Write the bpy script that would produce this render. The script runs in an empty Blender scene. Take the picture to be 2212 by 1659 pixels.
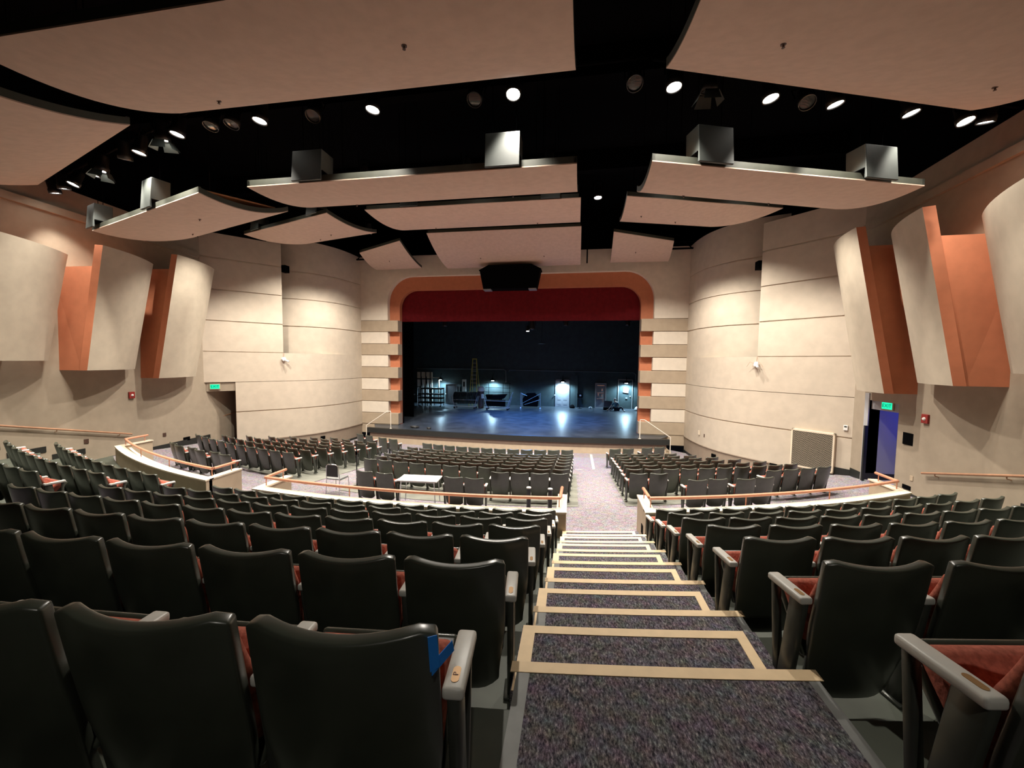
import bpy, math, random
from mathutils import Vector, Matrix
random.seed(7)
C = bpy.context.scene
COL = C.collection
R = math.radians
# ------------------------------------------------------------------ camera, world, exposure
CAM = Vector((3.454, 0.0, 4.80))
YAW, PITCH, ROLL, FPX = R(9.15), R(3.41), R(0.62), 822.0
_r = Vector((math.cos(YAW), math.sin(YAW), 0)); _f = Vector((-math.sin(YAW), math.cos(YAW), 0)); _u = Vector((0, 0, 1))
_f2 = _f*math.cos(PITCH) - _u*math.sin(PITCH); _u2 = _u*math.cos(PITCH) + _f*math.sin(PITCH)
AX_R = _r*math.cos(ROLL) + _u2*math.sin(ROLL); AX_U = _u2*math.cos(ROLL) - _r*math.sin(ROLL); AX_F = _f2
cd = bpy.data.cameras.new('camera'); cam = bpy.data.objects.new('camera', cd); COL.objects.link(cam)
cd.sensor_width = 36; cd.lens = FPX/2212*36; cd.clip_start = .05; cd.clip_end = 200
m = Matrix((AX_R, AX_U, -AX_F)).transposed().to_4x4(); m.translation = CAM; cam.matrix_world = m
C.camera = cam
def px(p):
    d = Vector(p)-CAM; z = d.dot(AX_F)
    if z < .1: return None
    return (1106+FPX*d.dot(AX_R)/z, 829.5-FPX*d.dot(AX_U)/z, z)
w = bpy.data.worlds.new('world'); C.world = w; w.use_nodes = True
w.node_tree.nodes['Background'].inputs[0].default_value = (.010, .010, .012, 1)
w.node_tree.nodes['Background'].inputs[1].default_value = .3
C.view_settings.view_transform = 'Standard'; C.view_settings.look = 'None'; C.view_settings.gamma = 1
C.view_settings.use_curve_mapping = False
C.view_settings.exposure = 0.0
HOUSE_W = 1050.0      # one lit house light
WARM = (1.0, .925, .82); COOL = (.48, .78, 1.0)
C.cycles.max_bounces = 7; C.cycles.diffuse_bounces = 5; C.cycles.glossy_bounces = 3
C.cycles.sample_clamp_indirect = 4.0
# ------------------------------------------------------------------ materials
def lin(c): return c/12.92 if c <= .04045 else ((c+.055)/1.055)**2.4
def S(r, g, b): return (lin(r/255), lin(g/255), lin(b/255))
def mat(name, col, rough=.7, metal=0., noise=.0, scale=8., bump=0., spec=.5, col2=None, detail=4., emis=None, es=0.):
    ma = bpy.data.materials.new(name); ma.use_nodes = True; nt = ma.node_tree; b = nt.nodes['Principled BSDF']
    b.inputs['Base Color'].default_value = (*col, 1); b.inputs['Roughness'].default_value = rough
    b.inputs['Metallic'].default_value = metal; b.inputs['Specular IOR Level'].default_value = spec
    if emis: b.inputs['Emission Color'].default_value = (*emis, 1); b.inputs['Emission Strength'].default_value = es
    if noise or bump or col2:
        tc = nt.nodes.new('ShaderNodeTexCoord'); n = nt.nodes.new('ShaderNodeTexNoise')
        n.inputs['Scale'].default_value = scale; n.inputs['Detail'].default_value = detail
        nt.links.new(tc.outputs['Object'], n.inputs['Vector'])
        if noise or col2:
            cr = nt.nodes.new('ShaderNodeValToRGB')
            a = tuple(max(0, c*(1-noise)) for c in col) if not col2 else col
            z = tuple(min(1, c*(1+noise)) for c in col) if not col2 else col2
            cr.color_ramp.elements[0].position = .35; cr.color_ramp.elements[1].position = .65
            cr.color_ramp.elements[0].color = (*a, 1); cr.color_ramp.elements[1].color = (*z, 1)
            nt.links.new(n.outputs['Fac'], cr.inputs['Fac']); nt.links.new(cr.outputs['Color'], b.inputs['Base Color'])
        if bump:
            bp = nt.nodes.new('ShaderNodeBump'); bp.inputs['Strength'].default_value = bump; bp.inputs['Distance'].default_value = .01
            nt.links.new(n.outputs['Fac'], bp.inputs['Height']); nt.links.new(bp.outputs['Normal'], b.inputs['Normal'])
    return ma
M = {}
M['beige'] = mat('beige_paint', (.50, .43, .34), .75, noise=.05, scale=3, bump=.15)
M['cream'] = mat('cream_panel_paint', (.62, .55, .45), .7, noise=.04, scale=3)
M['tan'] = mat('tan_band_paint', (.36, .285, .20), .75, noise=.05, scale=3)
M['dado'] = mat('brown_dado_paint', (.27, .21, .155), .75, noise=.06, scale=3)
M['wing'] = mat('wing_paint', (.43, .37, .285), .75, noise=.05, scale=3, bump=.15)
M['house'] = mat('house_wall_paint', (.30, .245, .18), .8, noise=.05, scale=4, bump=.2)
M['terra'] = mat('terracotta_paint', (.46, .155, .072), .7, noise=.05, scale=4)
M['cloud'] = mat('pinkish_gypsum', (.53, .395, .31), .8, noise=.05, scale=6, bump=.1)
M['fascia'] = mat('olive_black_fascia', (.045, .048, .035), .6, noise=.1, scale=5)
M['ply'] = mat('orange_plywood', (.5, .23, .10), .7, noise=.1, scale=10)
M['black'] = mat('matt_black_paint', (.0012, .0012, .0016), .95, spec=.05)
M['blackgloss'] = mat('black_plastic', (.012, .012, .013), .4)
M['boxgrey'] = mat('charcoal_powder_coat', (.040, .046, .042), .55, noise=.08, scale=6)
def speckle(name, cols, scale, rough=.95, bump=.5):
    ma = bpy.data.materials.new(name); ma.use_nodes = True; nt = ma.node_tree; b = nt.nodes['Principled BSDF']
    b.inputs['Roughness'].default_value = rough; b.inputs['Specular IOR Level'].default_value = .1
    tc = nt.nodes.new('ShaderNodeTexCoord')
    n = nt.nodes.new('ShaderNodeTexNoise'); n.inputs['Scale'].default_value = scale; n.inputs['Detail'].default_value = 3; n.inputs['Roughness'].default_value = .8
    mp = nt.nodes.new('ShaderNodeMapping'); mp.inputs['Scale'].default_value = (1.0, .45, 1.0); mp.inputs['Rotation'].default_value = (0, 0, .35)
    nt.links.new(tc.outputs['Object'], mp.inputs['Vector']); nt.links.new(mp.outputs['Vector'], n.inputs['Vector'])
    cr = nt.nodes.new('ShaderNodeValToRGB'); el = cr.color_ramp.elements
    pos = [.32, .42, .5, .58, .7]
    for i, c in enumerate(cols):
        e = el[i] if i < 2 else el.new(pos[i])
        e.position = pos[i]; e.color = (*c, 1)
    nt.links.new(n.outputs['Fac'], cr.inputs['Fac'])
    n2 = nt.nodes.new('ShaderNodeTexNoise'); n2.inputs['Scale'].default_value = scale*.16; n2.inputs['Detail'].default_value = 5
    nt.links.new(tc.outputs['Object'], n2.inputs['Vector'])
    mx = nt.nodes.new('ShaderNodeMix'); mx.data_type = 'RGBA'; mx.blend_type = 'MULTIPLY'; mx.inputs[0].default_value = .55
    nt.links.new(cr.outputs['Color'], mx.inputs[6]); nt.links.new(n2.outputs['Color'], mx.inputs[7])
    nt.links.new(mx.outputs[2], b.inputs['Base Color'])
    bp = nt.nodes.new('ShaderNodeBump'); bp.inputs['Strength'].default_value = bump; bp.inputs['Distance'].default_value = .01
    nt.links.new(n.outputs['Fac'], bp.inputs['Height']); nt.links.new(bp.outputs['Normal'], b.inputs['Normal'])
    return ma
M['carpet'] = speckle('purple_grey_carpet', [(.022, .020, .026), (.075, .068, .082), (.15, .13, .14), (.22, .205, .235), (.52, .47, .46)], 95)
M['carpetlow'] = speckle('mauve_carpet', [(.15, .135, .15), (.25, .22, .24), (.34, .30, .325), (.42, .375, .40), (.56, .51, .52)], 40)
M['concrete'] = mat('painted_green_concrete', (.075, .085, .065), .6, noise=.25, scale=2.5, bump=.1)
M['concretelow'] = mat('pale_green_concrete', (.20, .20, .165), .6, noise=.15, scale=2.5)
M['rubber'] = mat('grey_rubber_edging', (.20, .205, .195), .6, noise=.1, scale=9)
M['tape'] = mat('tan_masking_tape', (.80, .60, .36), .6, noise=.04, scale=14)
M['bluetape'] = mat('blue_painters_tape', (.02, .24, .80), .55)
M['shell'] = mat('dark_green_plastic', (.050, .057, .042), .30, noise=.12, scale=6, bump=.03, spec=.8)
M['copper'] = mat('copper_red_fabric', (.47, .145, .10), .95, noise=.2, scale=60, bump=.3, spec=.15)
M['arm'] = mat('light_grey_armrest', (.62, .61, .56), .4, noise=.04, scale=20)
M['steel'] = mat('grey_green_steel', (.055, .06, .05), .35, metal=.3, noise=.12, scale=9)
M['brass'] = mat('brass_plate', (.34, .19, .07), .4, metal=.3)
M['ink'] = mat('dark_red_ink', (.08, .015, .01), .6)
M['rail'] = mat('copper_painted_rail', (.58, .25, .15), .35, noise=.05, scale=8)
M['railwood'] = mat('dull_copper_rail', (.36, .19, .11), .5, noise=.08, scale=8)
M['cap'] = mat('cream_cap', (.70, .60, .46), .6, noise=.04, scale=5)
M['stagefloor'] = mat('black_stage_floor', (.042, .050, .060), .30, noise=.25, scale=1.6, bump=.02, spec=.5)
M['stagewall'] = mat('dark_teal_stage_wall', (.022, .038, .040), .75, noise=.15, scale=3)
M['stageedge'] = mat('black_stage_edge', (.012, .013, .011), .5)
M['brownface'] = mat('brown_stage_face', (.17, .115, .08), .7, noise=.08, scale=4)
M['tanface'] = mat('tan_stage_face', (.42, .33, .23), .7, noise=.05, scale=4)
M['curtain'] = mat('red_velour', (.13, .006, .009), .9, noise=.12, scale=5, spec=.2)
M['white'] = mat('white_enamel', (.75, .75, .72), .4)
M['paper'] = mat('white_paper', (.8, .8, .78), .8)
M['chrome'] = mat('chrome', (.6, .6, .6), .2, metal=1.)
M['railwhite'] = mat('cream_pipe', (.72, .66, .56), .4)
M['red'] = mat('alarm_red', (.25, .02, .015), .5)
M['yellow'] = mat('yellow_fibreglass', (.50, .44, .06), .5)
M['alu'] = mat('dull_aluminium', (.35, .36, .36), .45, metal=.6)
M['greydoor'] = mat('grey_door_paint', (.19, .19, .20), .55, noise=.05, scale=6)
M['brick'] = mat('brick_red_ramp', (.22, .07, .04), .8, noise=.15, scale=4)
M['skin'] = mat('skin', (.42, .27, .20), .6)
M['hair'] = mat('grey_hair', (.55, .54, .52), .8)
M['shirt'] = mat('teal_grey_shirt', (.05, .12, .15), .85)
M['trousers'] = mat('dark_trousers', (.015, .018, .025), .85)
M['bluewall'] = mat('corridor_paint', (.35, .35, .36), .8)
M['fabriccream'] = mat('cream_fabric', (.60, .54, .42), .9, noise=.1, scale=20)
M['darkwood'] = mat('dark_stained_wood', (.06, .03, .02), .5, noise=.2, scale=12)
M['conduit'] = mat('grey_conduit', (.14, .15, .15), .45, metal=.4)
def emit(name, col, s):
    ma = bpy.data.materials.new(name); ma.use_nodes = True; nt = ma.node_tree
    for n in list(nt.nodes):
        if n.type == 'BSDF_PRINCIPLED': nt.nodes.remove(n)
    e = nt.nodes.new('ShaderNodeEmission'); e.inputs[0].default_value = (*col, 1); e.inputs[1].default_value = s
    nt.links.new(e.outputs[0], nt.nodes['Material Output'].inputs[0]); return ma
M['lens'] = emit('lit_lens', (1, .95, .85), 40)
M['lenscool'] = emit('lit_cool_lens', (.75, .9, 1), 30)
M['exitgreen'] = emit('exit_green_glow', (.02, .85, .42), 1.3)
M['exitletter'] = emit('exit_letter_glow', (.0, .10, .05), .5)
M['lensdark'] = mat('dark_glass_lens', (.05, .05, .05), .1)
# ------------------------------------------------------------------ mesh builder
class MB:
    def __init__(s): s.v = []; s.f = []
    def add(s, vs, fs):
        o = len(s.v); s.v += [tuple(p) for p in vs]; s.f += [tuple(i+o for i in f) for f in fs]; return s
    def box(s, c, d, rz=0., mx=None):
        x, y, z = d[0]/2, d[1]/2, d[2]/2
        vs = [Vector(p) for p in ((-x,-y,-z),(x,-y,-z),(x,y,-z),(-x,y,-z),(-x,-y,z),(x,-y,z),(x,y,z),(-x,y,z))]
        rm = mx if mx is not None else Matrix.Rotation(rz, 3, 'Z')
        vs = [rm @ p + Vector(c) for p in vs]
        return s.add(vs, [(0,3,2,1),(4,5,6,7),(0,1,5,4),(1,2,6,5),(2,3,7,6),(3,0,4,7)])
    def b2(s, a, b):
        return s.box([(p+q)/2 for p, q in zip(a, b)], [abs(q-p) for p, q in zip(a, b)])
    def bar(s, a, b, w, h, up=(0,0,1)):
        a, b = Vector(a), Vector(b); d = b-a; L = d.length; d.normalize(); up = Vector(up)
        if abs(d.dot(up)) > .98: up = Vector((0,1,0))
        sx = d.cross(up).normalized(); u = sx.cross(d)
        return s.box((a+b)/2, (w, L, h), mx=Matrix((sx, d, u)).transposed())
    def tube(s, pts, r, n=8, caps=True):
        pts = [Vector(p) for p in pts]; rings = []; pn = None
        rr = r if isinstance(r, (list, tuple)) else [r]*len(pts)
        for i, p in enumerate(pts):
            d = (pts[min(i+1, len(pts)-1)]-pts[max(i-1, 0)]).normalized()
            if pn is None:
                a = Vector((0,0,1)) if abs(d.z) < .9 else Vector((1,0,0)); pn = d.cross(a).normalized()
            else: pn = (pn - d*pn.dot(d)).normalized()
            q = d.cross(pn)
            rings.append([p+(pn*math.cos(2*math.pi*k/n)+q*math.sin(2*math.pi*k/n))*rr[i] for k in range(n)])
        vs = [v for g in rings for v in g]; fs = []
        for i in range(len(pts)-1):
            for k in range(n): fs.append((i*n+k, i*n+(k+1)%n, (i+1)*n+(k+1)%n, (i+1)*n+k))
        if caps: fs += [tuple(reversed(range(n))), tuple(range((len(pts)-1)*n, len(pts)*n))]
        return s.add(vs, fs)
    def prism(s, poly, axis, lo, hi):       # poly 2D; axis 'x': (y,z), 'y': (x,z), 'z': (x,y)
        def P(a, b, t): return {'x': (t, a, b), 'y': (a, t, b), 'z': (a, b, t)}[axis]
        n = len(poly); vs = [P(a, b, lo) for a, b in poly]+[P(a, b, hi) for a, b in poly]
        fs = [tuple(reversed(range(n))), tuple(range(n, 2*n))]+[(i, (i+1)%n, n+(i+1)%n, n+i) for i in range(n)]
        return s.add(vs, fs)
    def grid(s, rows, wrap=False):
        n = len(rows[0]); vs = [p for r in rows for p in r]; fs = []
        for i in range(len(rows)-1):
            for j in range(n if wrap else n-1): fs.append((i*n+j, i*n+(j+1)%n, (i+1)*n+(j+1)%n, (i+1)*n+j))
        return s.add(vs, fs)
    def lathe(s, prof, c=(0,0,0), n=20, mx=None):
        rows = []
        for r, z in prof:
            ring = [Vector((r*math.cos(2*math.pi*k/n), r*math.sin(2*math.pi*k/n), z)) for k in range(n)]
            rows.append([(mx @ p if mx is not None else p)+Vector(c) for p in ring])
        return s.grid(rows, wrap=True)
    def mesh(s, name, ma, smooth=False, fix=True):
        me = bpy.data.meshes.new(name); me.from_pydata(s.v, [], s.f); me.update()
        if fix:
            import bmesh
            bm = bmesh.new(); bm.from_mesh(me); bmesh.ops.remove_doubles(bm, verts=bm.verts, dist=1e-5)
            bmesh.ops.recalc_face_normals(bm, faces=bm.faces); bm.to_mesh(me); bm.free()
        if ma: me.materials.append(ma)
        if smooth:
            for p in me.polygons: p.use_smooth = True
        return me
    def build(s, name, ma, parent=None, smooth=False, loc=None, fix=True, bevel=0., sharp=40):
        o = bpy.data.objects.new(name, s.mesh(name, ma, smooth, fix)); COL.objects.link(o)
        if parent: o.parent = parent
        if loc is not None: o.location = loc
        if bevel:
            b = o.modifiers.new('bevel', 'BEVEL'); b.width = bevel; b.segments = 2; b.limit_method = 'ANGLE'; b.angle_limit = R(35)
        if smooth and sharp:
            try: o.data.set_sharp_from_angle(angle=R(sharp))
            except Exception: pass
        return o
def tag(o, label=None, cat=None, group=None, kind=None):
    if label: o['label'] = label
    if cat: o['category'] = cat
    if group: o['group'] = group
    if kind: o['kind'] = kind
    return o
def empty(name, loc=(0,0,0), rz=0., label=None, cat=None, group=None):
    o = bpy.data.objects.new(name, None); COL.objects.link(o); o.location = loc; o.rotation_euler = (0, 0, rz)
    o.empty_display_size = .1
    return tag(o, label, cat, group)
def struct(mb, name, ma, smooth=False, parent=None, **k):
    o = mb.build(name, ma, parent, smooth, **k)
    if parent is None: o['kind'] = 'structure'
    return o
def copy_tree(o, parent=None):
    c = o.copy(); COL.objects.link(c)
    if parent: c.parent = parent
    for ch in list(o.children): copy_tree(ch, c)
    return c
# ------------------------------------------------------------------ seating geometry
YC = 30.435; RA, RB, ZA = 28.876, 28.404, 3.338; DR, DZ, HB = .86, .2903, .145
def zk(k): return ZA-DZ*k
def arcP(r, x): return (x, YC-math.sqrt(r*r-x*x))
def fz(r): return min(1.14, max(0., .12*(r-13.9)))
def side_x(y): return 12.97-.0904*(14.7-y)
def sector(mb, r0, r1, x0, x1, z0, z1, n=6):
    g = []
    for i in range(n+1):
        x = x0+(x1-x0)*i/n; a = arcP(r0, x); b = arcP(r1, x)
        g.append([(*a, z0), (*a, z1), (*b, z1), (*b, z0)])
    mb.grid(g, wrap=True); o = len(mb.v)
    mb.f.append((o-1, o-2, o-3, o-4)); s0 = o-4*(n+1); mb.f.append((s0, s0+1, s0+2, s0+3)); return mb
# ------------------------------------------------------------------ floors
mb = MB()
for k in range(-4, 7):
    r0 = RA+.24-DR*k; r1 = RA+.24-DR*(k-1)+.002
    if k < 0:
        for xa, xb in ((-12.7, -4.62), (-3.2, 3.2), (4.62, 12.7)): sector(mb, r0, r1, xa, xb, -.2, zk(k), 16)
    else: sector(mb, r0, r1, -12.7, 12.7, -.2, zk(k), 40)
for xa, xb in ((-12.7, -5.0), (-3.45, 3.40), (4.96, 12.7)): sector(mb, 23.25, RA+.242-DR*6, xa, xb, .6, zk(7), 16)
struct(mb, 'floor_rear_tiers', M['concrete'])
mb = MB(); rows = []
rs = [8.0, 13.9]+[13.9+i*.5 for i in range(1, 19)]+[23.26, 23.9]
for r in rs:
    rows.append([(r*math.sin(R(a)), YC-r*math.cos(R(a)), fz(r)+.2*min(1, max(0, (abs(r*math.sin(R(a)))-11)/1.8))*(1 if r > 18 else 0)) for a in range(-46, 47, 2)])
mb.grid(rows)
struct(mb, 'floor_front_house', M['carpetlow'])
# concrete strips carrying the front seat rows
def cone_patch(mb, r0, r1, xa, xb, h=.012, n=14, m=10):
    g = []
    for i in range(m+1):
        r = r0+(r1-r0)*i/m; a0 = math.asin(xa(r)/r); a1 = math.asin(xb(r)/r)
        g.append([(r*math.sin(a0+(a1-a0)*j/n), YC-r*math.cos(a0+(a1-a0)*j/n), fz(r)+h) for j in range(n+1)])
    mb.grid(g)
mb = MB()
cone_patch(mb, 14.95, 20.2, lambda r: -3.66, lambda r: 3.66)
cone_patch(mb, 14.95, 20.2, lambda r: 5.0, lambda r: 5.0+(r-13.5)*.92)
cone_patch(mb, 14.95, 20.2, lambda r: -5.0-(r-13.5)*.95, lambda r: -5.0)
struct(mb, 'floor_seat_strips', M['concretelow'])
mb = MB()   # white seam and cross strip of the pit cover
mb.b2((3.62, 17.02, .001), (5.25, 17.07, .006)); mb.b2((4.38, 17.07, .001), (4.5, 19.98, .006))
mb.b2((-5.3, 17.02, .001), (-3.62, 17.07, .006)); mb.b2((-4.5, 17.07, .001), (-4.38, 19.98, .006))
struct(mb, 'trim_1', M['cap'])
# aisles (right one used, left one mirrored)
def XL(k): return 3.22+.02*k
def XR(k): return 4.60+.038*k
for sgn, nm in ((1, 'right'), (-1, 'left')):
    cb, eb = MB(), MB()
    def sx(mb_, r0, r1, a, b, z0, z1, n=6):
        if sgn < 0: a, b = -b, -a
        sector(mb_, r0, r1, a, b, z0, z1, n)
    for k in range(0, 7):
        ra = RA-DR*k; rq = RB-DR*(k-1) if k else 32.5
        sx(cb, ra-.006, rq, XL(k)+.06, XR(k)-.05, zk(k)-.3, zk(k)+.008)
        sx(eb, ra-.004, rq, XL(k), XL(k)+.06, zk(k)-.3, zk(k)+.009, 2)
        sx(eb, ra-.004, rq, XR(k)-.05, XR(k), zk(k)-.3, zk(k)+.009, 2)
        rb = RB-DR*k
        sx(cb, rb, ra, XL(k)-.04, XR(k)-.04, zk(k)-.35, zk(k)-HB)
    struct(cb, 'floor_%s_aisle_steps' % nm, M['carpet'])
    struct(eb, 'trim_%s_aisle_edging' % nm, M['rubber'])
    if sgn > 0:
        ords = ['nearest', 'second', 'third', 'fourth', 'fifth', 'sixth', 'seventh']
        for k in range(7):
            t = MB(); ra = RA-DR*k
            sector(t, ra-.008, ra+.055, XL(k)-.03, XR(k)+.02, zk(k)+.008, zk(k)+.0115)
            tag(t.build('tape_strip', M['tape']), 'tan tape strip along the edge of the %s carpeted aisle landing' % ords[k], 'tape', 'tape strips on the aisle landings')
            t = MB(); rb = RB-DR*k; z = zk(k)-HB
            xa, xb = XL(k)-.035, XR(k)-.11+.0*k
            sector(t, rb-.003, rb+.06, xa, xb, z+.0005, z+.004)
            sector(t, rb+.06, ra-.01, xa, xa+.075, z+.0005, z+.004, 1); sector(t, rb+.06, ra-.01, xb-.06, xb, z+.0005, z+.004, 1)
            tag(t.build('tape_outline', M['tape']), 'tan tape outline on the %s half step of the right aisle' % ords[k], 'tape', 'tape outlines on the aisle half steps')
# ------------------------------------------------------------------ walls
def smooth_poly(P, n=6):
    out = []
    for i in range(len(P)-1):
        p0 = Vector(P[max(i-1, 0)]); p1 = Vector(P[i]); p2 = Vector(P[i+1]); p3 = Vector(P[min(i+2, len(P)-1)])
        for j in range(n):
            t = j/n
            out.append(.5*((2*p1)+(p2-p0)*t+(2*p0-5*p1+4*p2-p3)*t*t+(3*p1-p0-3*p2+p3)*t**3))
    out.append(Vector(P[-1])); return out
def sweep(mb, plan, prof, thick=.25, inside=-1):
    # plan: list of 2D Vectors from stage to rear; prof: (z, inset into the wall); inside: side of the room
    nrm = []
    for i in range(len(plan)):
        d = (plan[min(i+1, len(plan)-1)]-plan[max(i-1, 0)]).normalized(); nrm.append(Vector((-d.y, d.x))*inside)
    rows = []
    for i, p in enumerate(plan):
        front = [(p.x-nrm[i].x*o, p.y-nrm[i].y*o, z) for z, o in prof]
        back = [(p.x-nrm[i].x*thick, p.y-nrm[i].y*thick, prof[-1][0]), (p.x-nrm[i].x*thick, p.y-nrm[i].y*thick, prof[0][0])]
        rows.append(front+back)
    mb.grid(rows, wrap=True); n = len(rows[0]); o = len(mb.v)
    mb.f.append(tuple(range(o-n*len(rows), o-n*len(rows)+n))); mb.f.append(tuple(range(o-1, o-n-1, -1)))
    return mb
GR = [.857, 2.267, 3.678, 5.088, 6.499, 7.909, 9.32]
def gprof(z0, z1):
    out = [(z0, 0)]
    for g in GR:
        if z0+.05 < g < z1-.05: out += [(g-.03, 0), (g-.026, .035), (g+.026, .035), (g+.03, 0)]
    return out+[(z1, 0)]
MAIN = smooth_poly([(9.44, 21.72), (9.48, 20.5), (9.68, 19.2), (10.12, 18.05), (10.87, 17.0), (11.78, 16.0), (12.97, 14.68)])
INNER = smooth_poly([(9.44, 21.72), (9.47, 20.7), (9.68, 19.6), (10.2, 18.65), (11.0, 17.95), (12.1, 17.5)])
def mir(P): return [Vector((-p.x, p.y)) for p in P]
iS = min(range(len(MAIN)), key=lambda i: abs(MAIN[i].x-10.87))
iO = min(range(len(MAIN)), key=lambda i: abs(MAIN[i].x-12.12))
for sgn, nm in ((1, 'right'), (-1, 'left')):
    f = (lambda P: P) if sgn > 0 else mir
    ins = -1 if sgn > 0 else 1
    lower = MAIN if sgn > 0 else MAIN[:iO+1]
    mb = MB(); sweep(mb, f(lower), gprof(.857, 3.678), inside=ins)
    struct(mb, 'wall_%s_curve_lower' % nm, M['beige'], True, sharp=25)
    mb = MB(); sweep(mb, f(MAIN), [(3.69, .03), (3.70, 0)]+gprof(3.72, 5.088)[1:], inside=ins)
    struct(mb, 'wall_%s_curve_middle' % nm, M['beige'], True, sharp=25)
    mb = MB(); sweep(mb, f(MAIN[iS:]), [(5.09, .03), (5.12, 0)]+gprof(5.12, 10.42)[1:], inside=ins)
    struct(mb, 'wall_%s_curve_outer' % nm, M['beige'], True, sharp=25)
    mb = MB(); sweep(mb, f(INNER), gprof(5.088, 10.95), inside=ins)
    struct(mb, 'wall_%s_curve_recess' % nm, M['beige'], True, sharp=25)
    mb = MB(); sweep(mb, f(lower), [(-.3, .03), (.80, .03), (.82, -.01), (.857, -.01)], inside=ins)
    struct(mb, 'wall_%s_curve_dado' % nm, M['dado'], True, sharp=25)
    mb = MB(); sweep(mb, f([MAIN[0], MAIN[3], MAIN[7], MAIN[12]]), [(-.3, -.0), (.12, -.0)], thick=.06, inside=ins)
    struct(mb, 'baseboard_%s_front' % nm, M['stageedge'])
# side walls
def side_seg(mb, y0, y1, z0, z1, s, th=.3):
    a, b = side_x(y0), side_x(y1)
    mb.prism([(s*a, y0), (s*b, y1), (s*(b+th), y1), (s*(a+th), y0)], 'z', z0, z1)
mb = MB()
side_seg(mb, -10, 12.6, -.3, 9.2, 1); side_seg(mb, 13.88, 14.68, -.3, 9.2, 1); side_seg(mb, 12.6, 13.88, 3.68, 9.2, 1)
side_seg(mb, -10, 14.68, 9.42, 10.1, 1)
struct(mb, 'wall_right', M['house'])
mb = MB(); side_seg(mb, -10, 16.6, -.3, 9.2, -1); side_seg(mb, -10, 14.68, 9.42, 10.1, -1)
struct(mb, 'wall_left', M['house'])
for s, nm in ((1, 'right'), (-1, 'left')):
    mb = MB()
    for y0, y1 in ([(-10, 14.6)]):
        mb.prism([(s*(side_x(y0)-.10), y0), (s*(side_x(y1)-.10), y1), (s*(side_x(y1)+.25), y1), (s*(side_x(y0)+.25), y0)], 'z', 9.2, 9.42)
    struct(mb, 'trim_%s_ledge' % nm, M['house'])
def base_seg(mb, y0, y1, z, s, h=.16):
    mb.prism([(s*(side_x(y0)-.02), y0), (s*(side_x(y1)-.02), y1), (s*(side_x(y1)+.01), y1), (s*(side_x(y0)+.01), y0)], 'z', z-.02, z+h)
mb = MB(); base_seg(mb, 13.9, 14.66, 1.0, 1, .26); base_seg(mb, 10.6, 12.58, 1.05, 1, .22)
for k in range(0, 7):
    y = YC-math.sqrt((RA-DR*k)**2-12.2**2); base_seg(mb, y-.86, y, zk(k), 1)
sweep(mb, MAIN[-3:], [(.3, -.02), (1.18, -.02)], thick=.04, inside=-1)
struct(mb, 'baseboard_right', M['stageedge'])
mb = MB(); base_seg(mb, 10.6, 14.9, 1.0, -1, .3)
for k in range(0, 7):
    y = YC-math.sqrt((RA-DR*k)**2-12.2**2); base_seg(mb, y-.86, y, zk(k), -1)
struct(mb, 'baseboard_left', M['stageedge'])
# left exit passage under the curved wall
mb = MB(); mb.b2((-15.5, 16.6, .0), (-12.0, 19.8, .25)); mb.prism([(14.6, .9), (16.9, .75), (16.9, .5), (14.6, .5)], 'x', -13.4, -12.2)
struct(mb, 'floor_left_passage', M['brick'])
mb = MB(); mb.b2((-13.6, 19.6, 0), (-11.4, 19.9, 4)); mb.prism([(-12.12, 15.72), (-11.95, 15.95), (-11.3, 19.6), (-11.5, 19.6)], 'z', -.3, 3.60)
mb.prism([(-12.96, 14.78), (-12.13, 15.70), (-12.13, 16.2), (-13.4, 16.0)], 'z', 3.28, 3.675)
struct(mb, 'wall_left_passage', M['house'])
mb = MB(); mb.prism([(-13.3, 15.5), (-12.15, 16.15), (-11.5, 19.8), (-14.0, 19.8)], 'z', 3.55, 3.67); struct(mb, 'ceiling_left_passage', M['black'])
# right doorway: recess, header, blue corridor
mb = MB()
xw = side_x(13.2)
mb.b2((xw+.12, 12.6, 3.40), (xw+.4, 13.88, 3.70)); mb.b2((xw+.03, 13.88, .8), (xw+2.6, 14.05, 3.9)); mb.b2((xw+2.4, 11.0, .8), (xw+2.6, 14.0, 3.9))
mb.b2((xw+.28, 10.9, .8), (xw+2.6, 11.05, 3.9)); mb.b2((xw+.30, 11.0, 3.75), (xw+2.6, 14.0, 3.9))
struct(mb, 'wall_right_corridor', M['bluewall'])
mb = MB(); mb.b2((xw+.02, 11.0, .9), (xw+2.6, 14.0, 1.09)); struct(mb, 'floor_right_corridor', M['carpetlow'])
mb = MB(); mb.b2((xw-.05, 13.85, 1.05), (xw+.04, 13.91, 2.85)); mb.b2((xw+.04, 13.86, 1.08), (xw+1.4, 13.89, 1.3)); mb.b2((xw-.05, 12.57, 1.05), (xw+.32, 12.61, 3.42))
struct(mb, 'trim_right_door_jamb', M['stageedge'])
# rear wall, roof
mb = MB(); mb.b2((-13, -10.3, -.3), (13, -10, 13.6)); struct(mb, 'wall_back', M['dado'])
mb = MB(); mb.b2((-16, -10.3, 13.4), (16, 22.4, 13.7))
for y in (1.5, 6.4, 11.2, 16.4): mb.b2((-15, y-.15, 12.6), (15, y+.15, 13.4))
struct(mb, 'ceiling', M['black'])
mb = MB()
for s in (1, -1): mb.prism([(s*13.3, -10.3), (s*16, -10.3), (s*16, 22.3), (s*13.3, 22.3)], 'z', 10.1, 13.5)
struct(mb, 'wall_upper_sides', M['black'])
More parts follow.
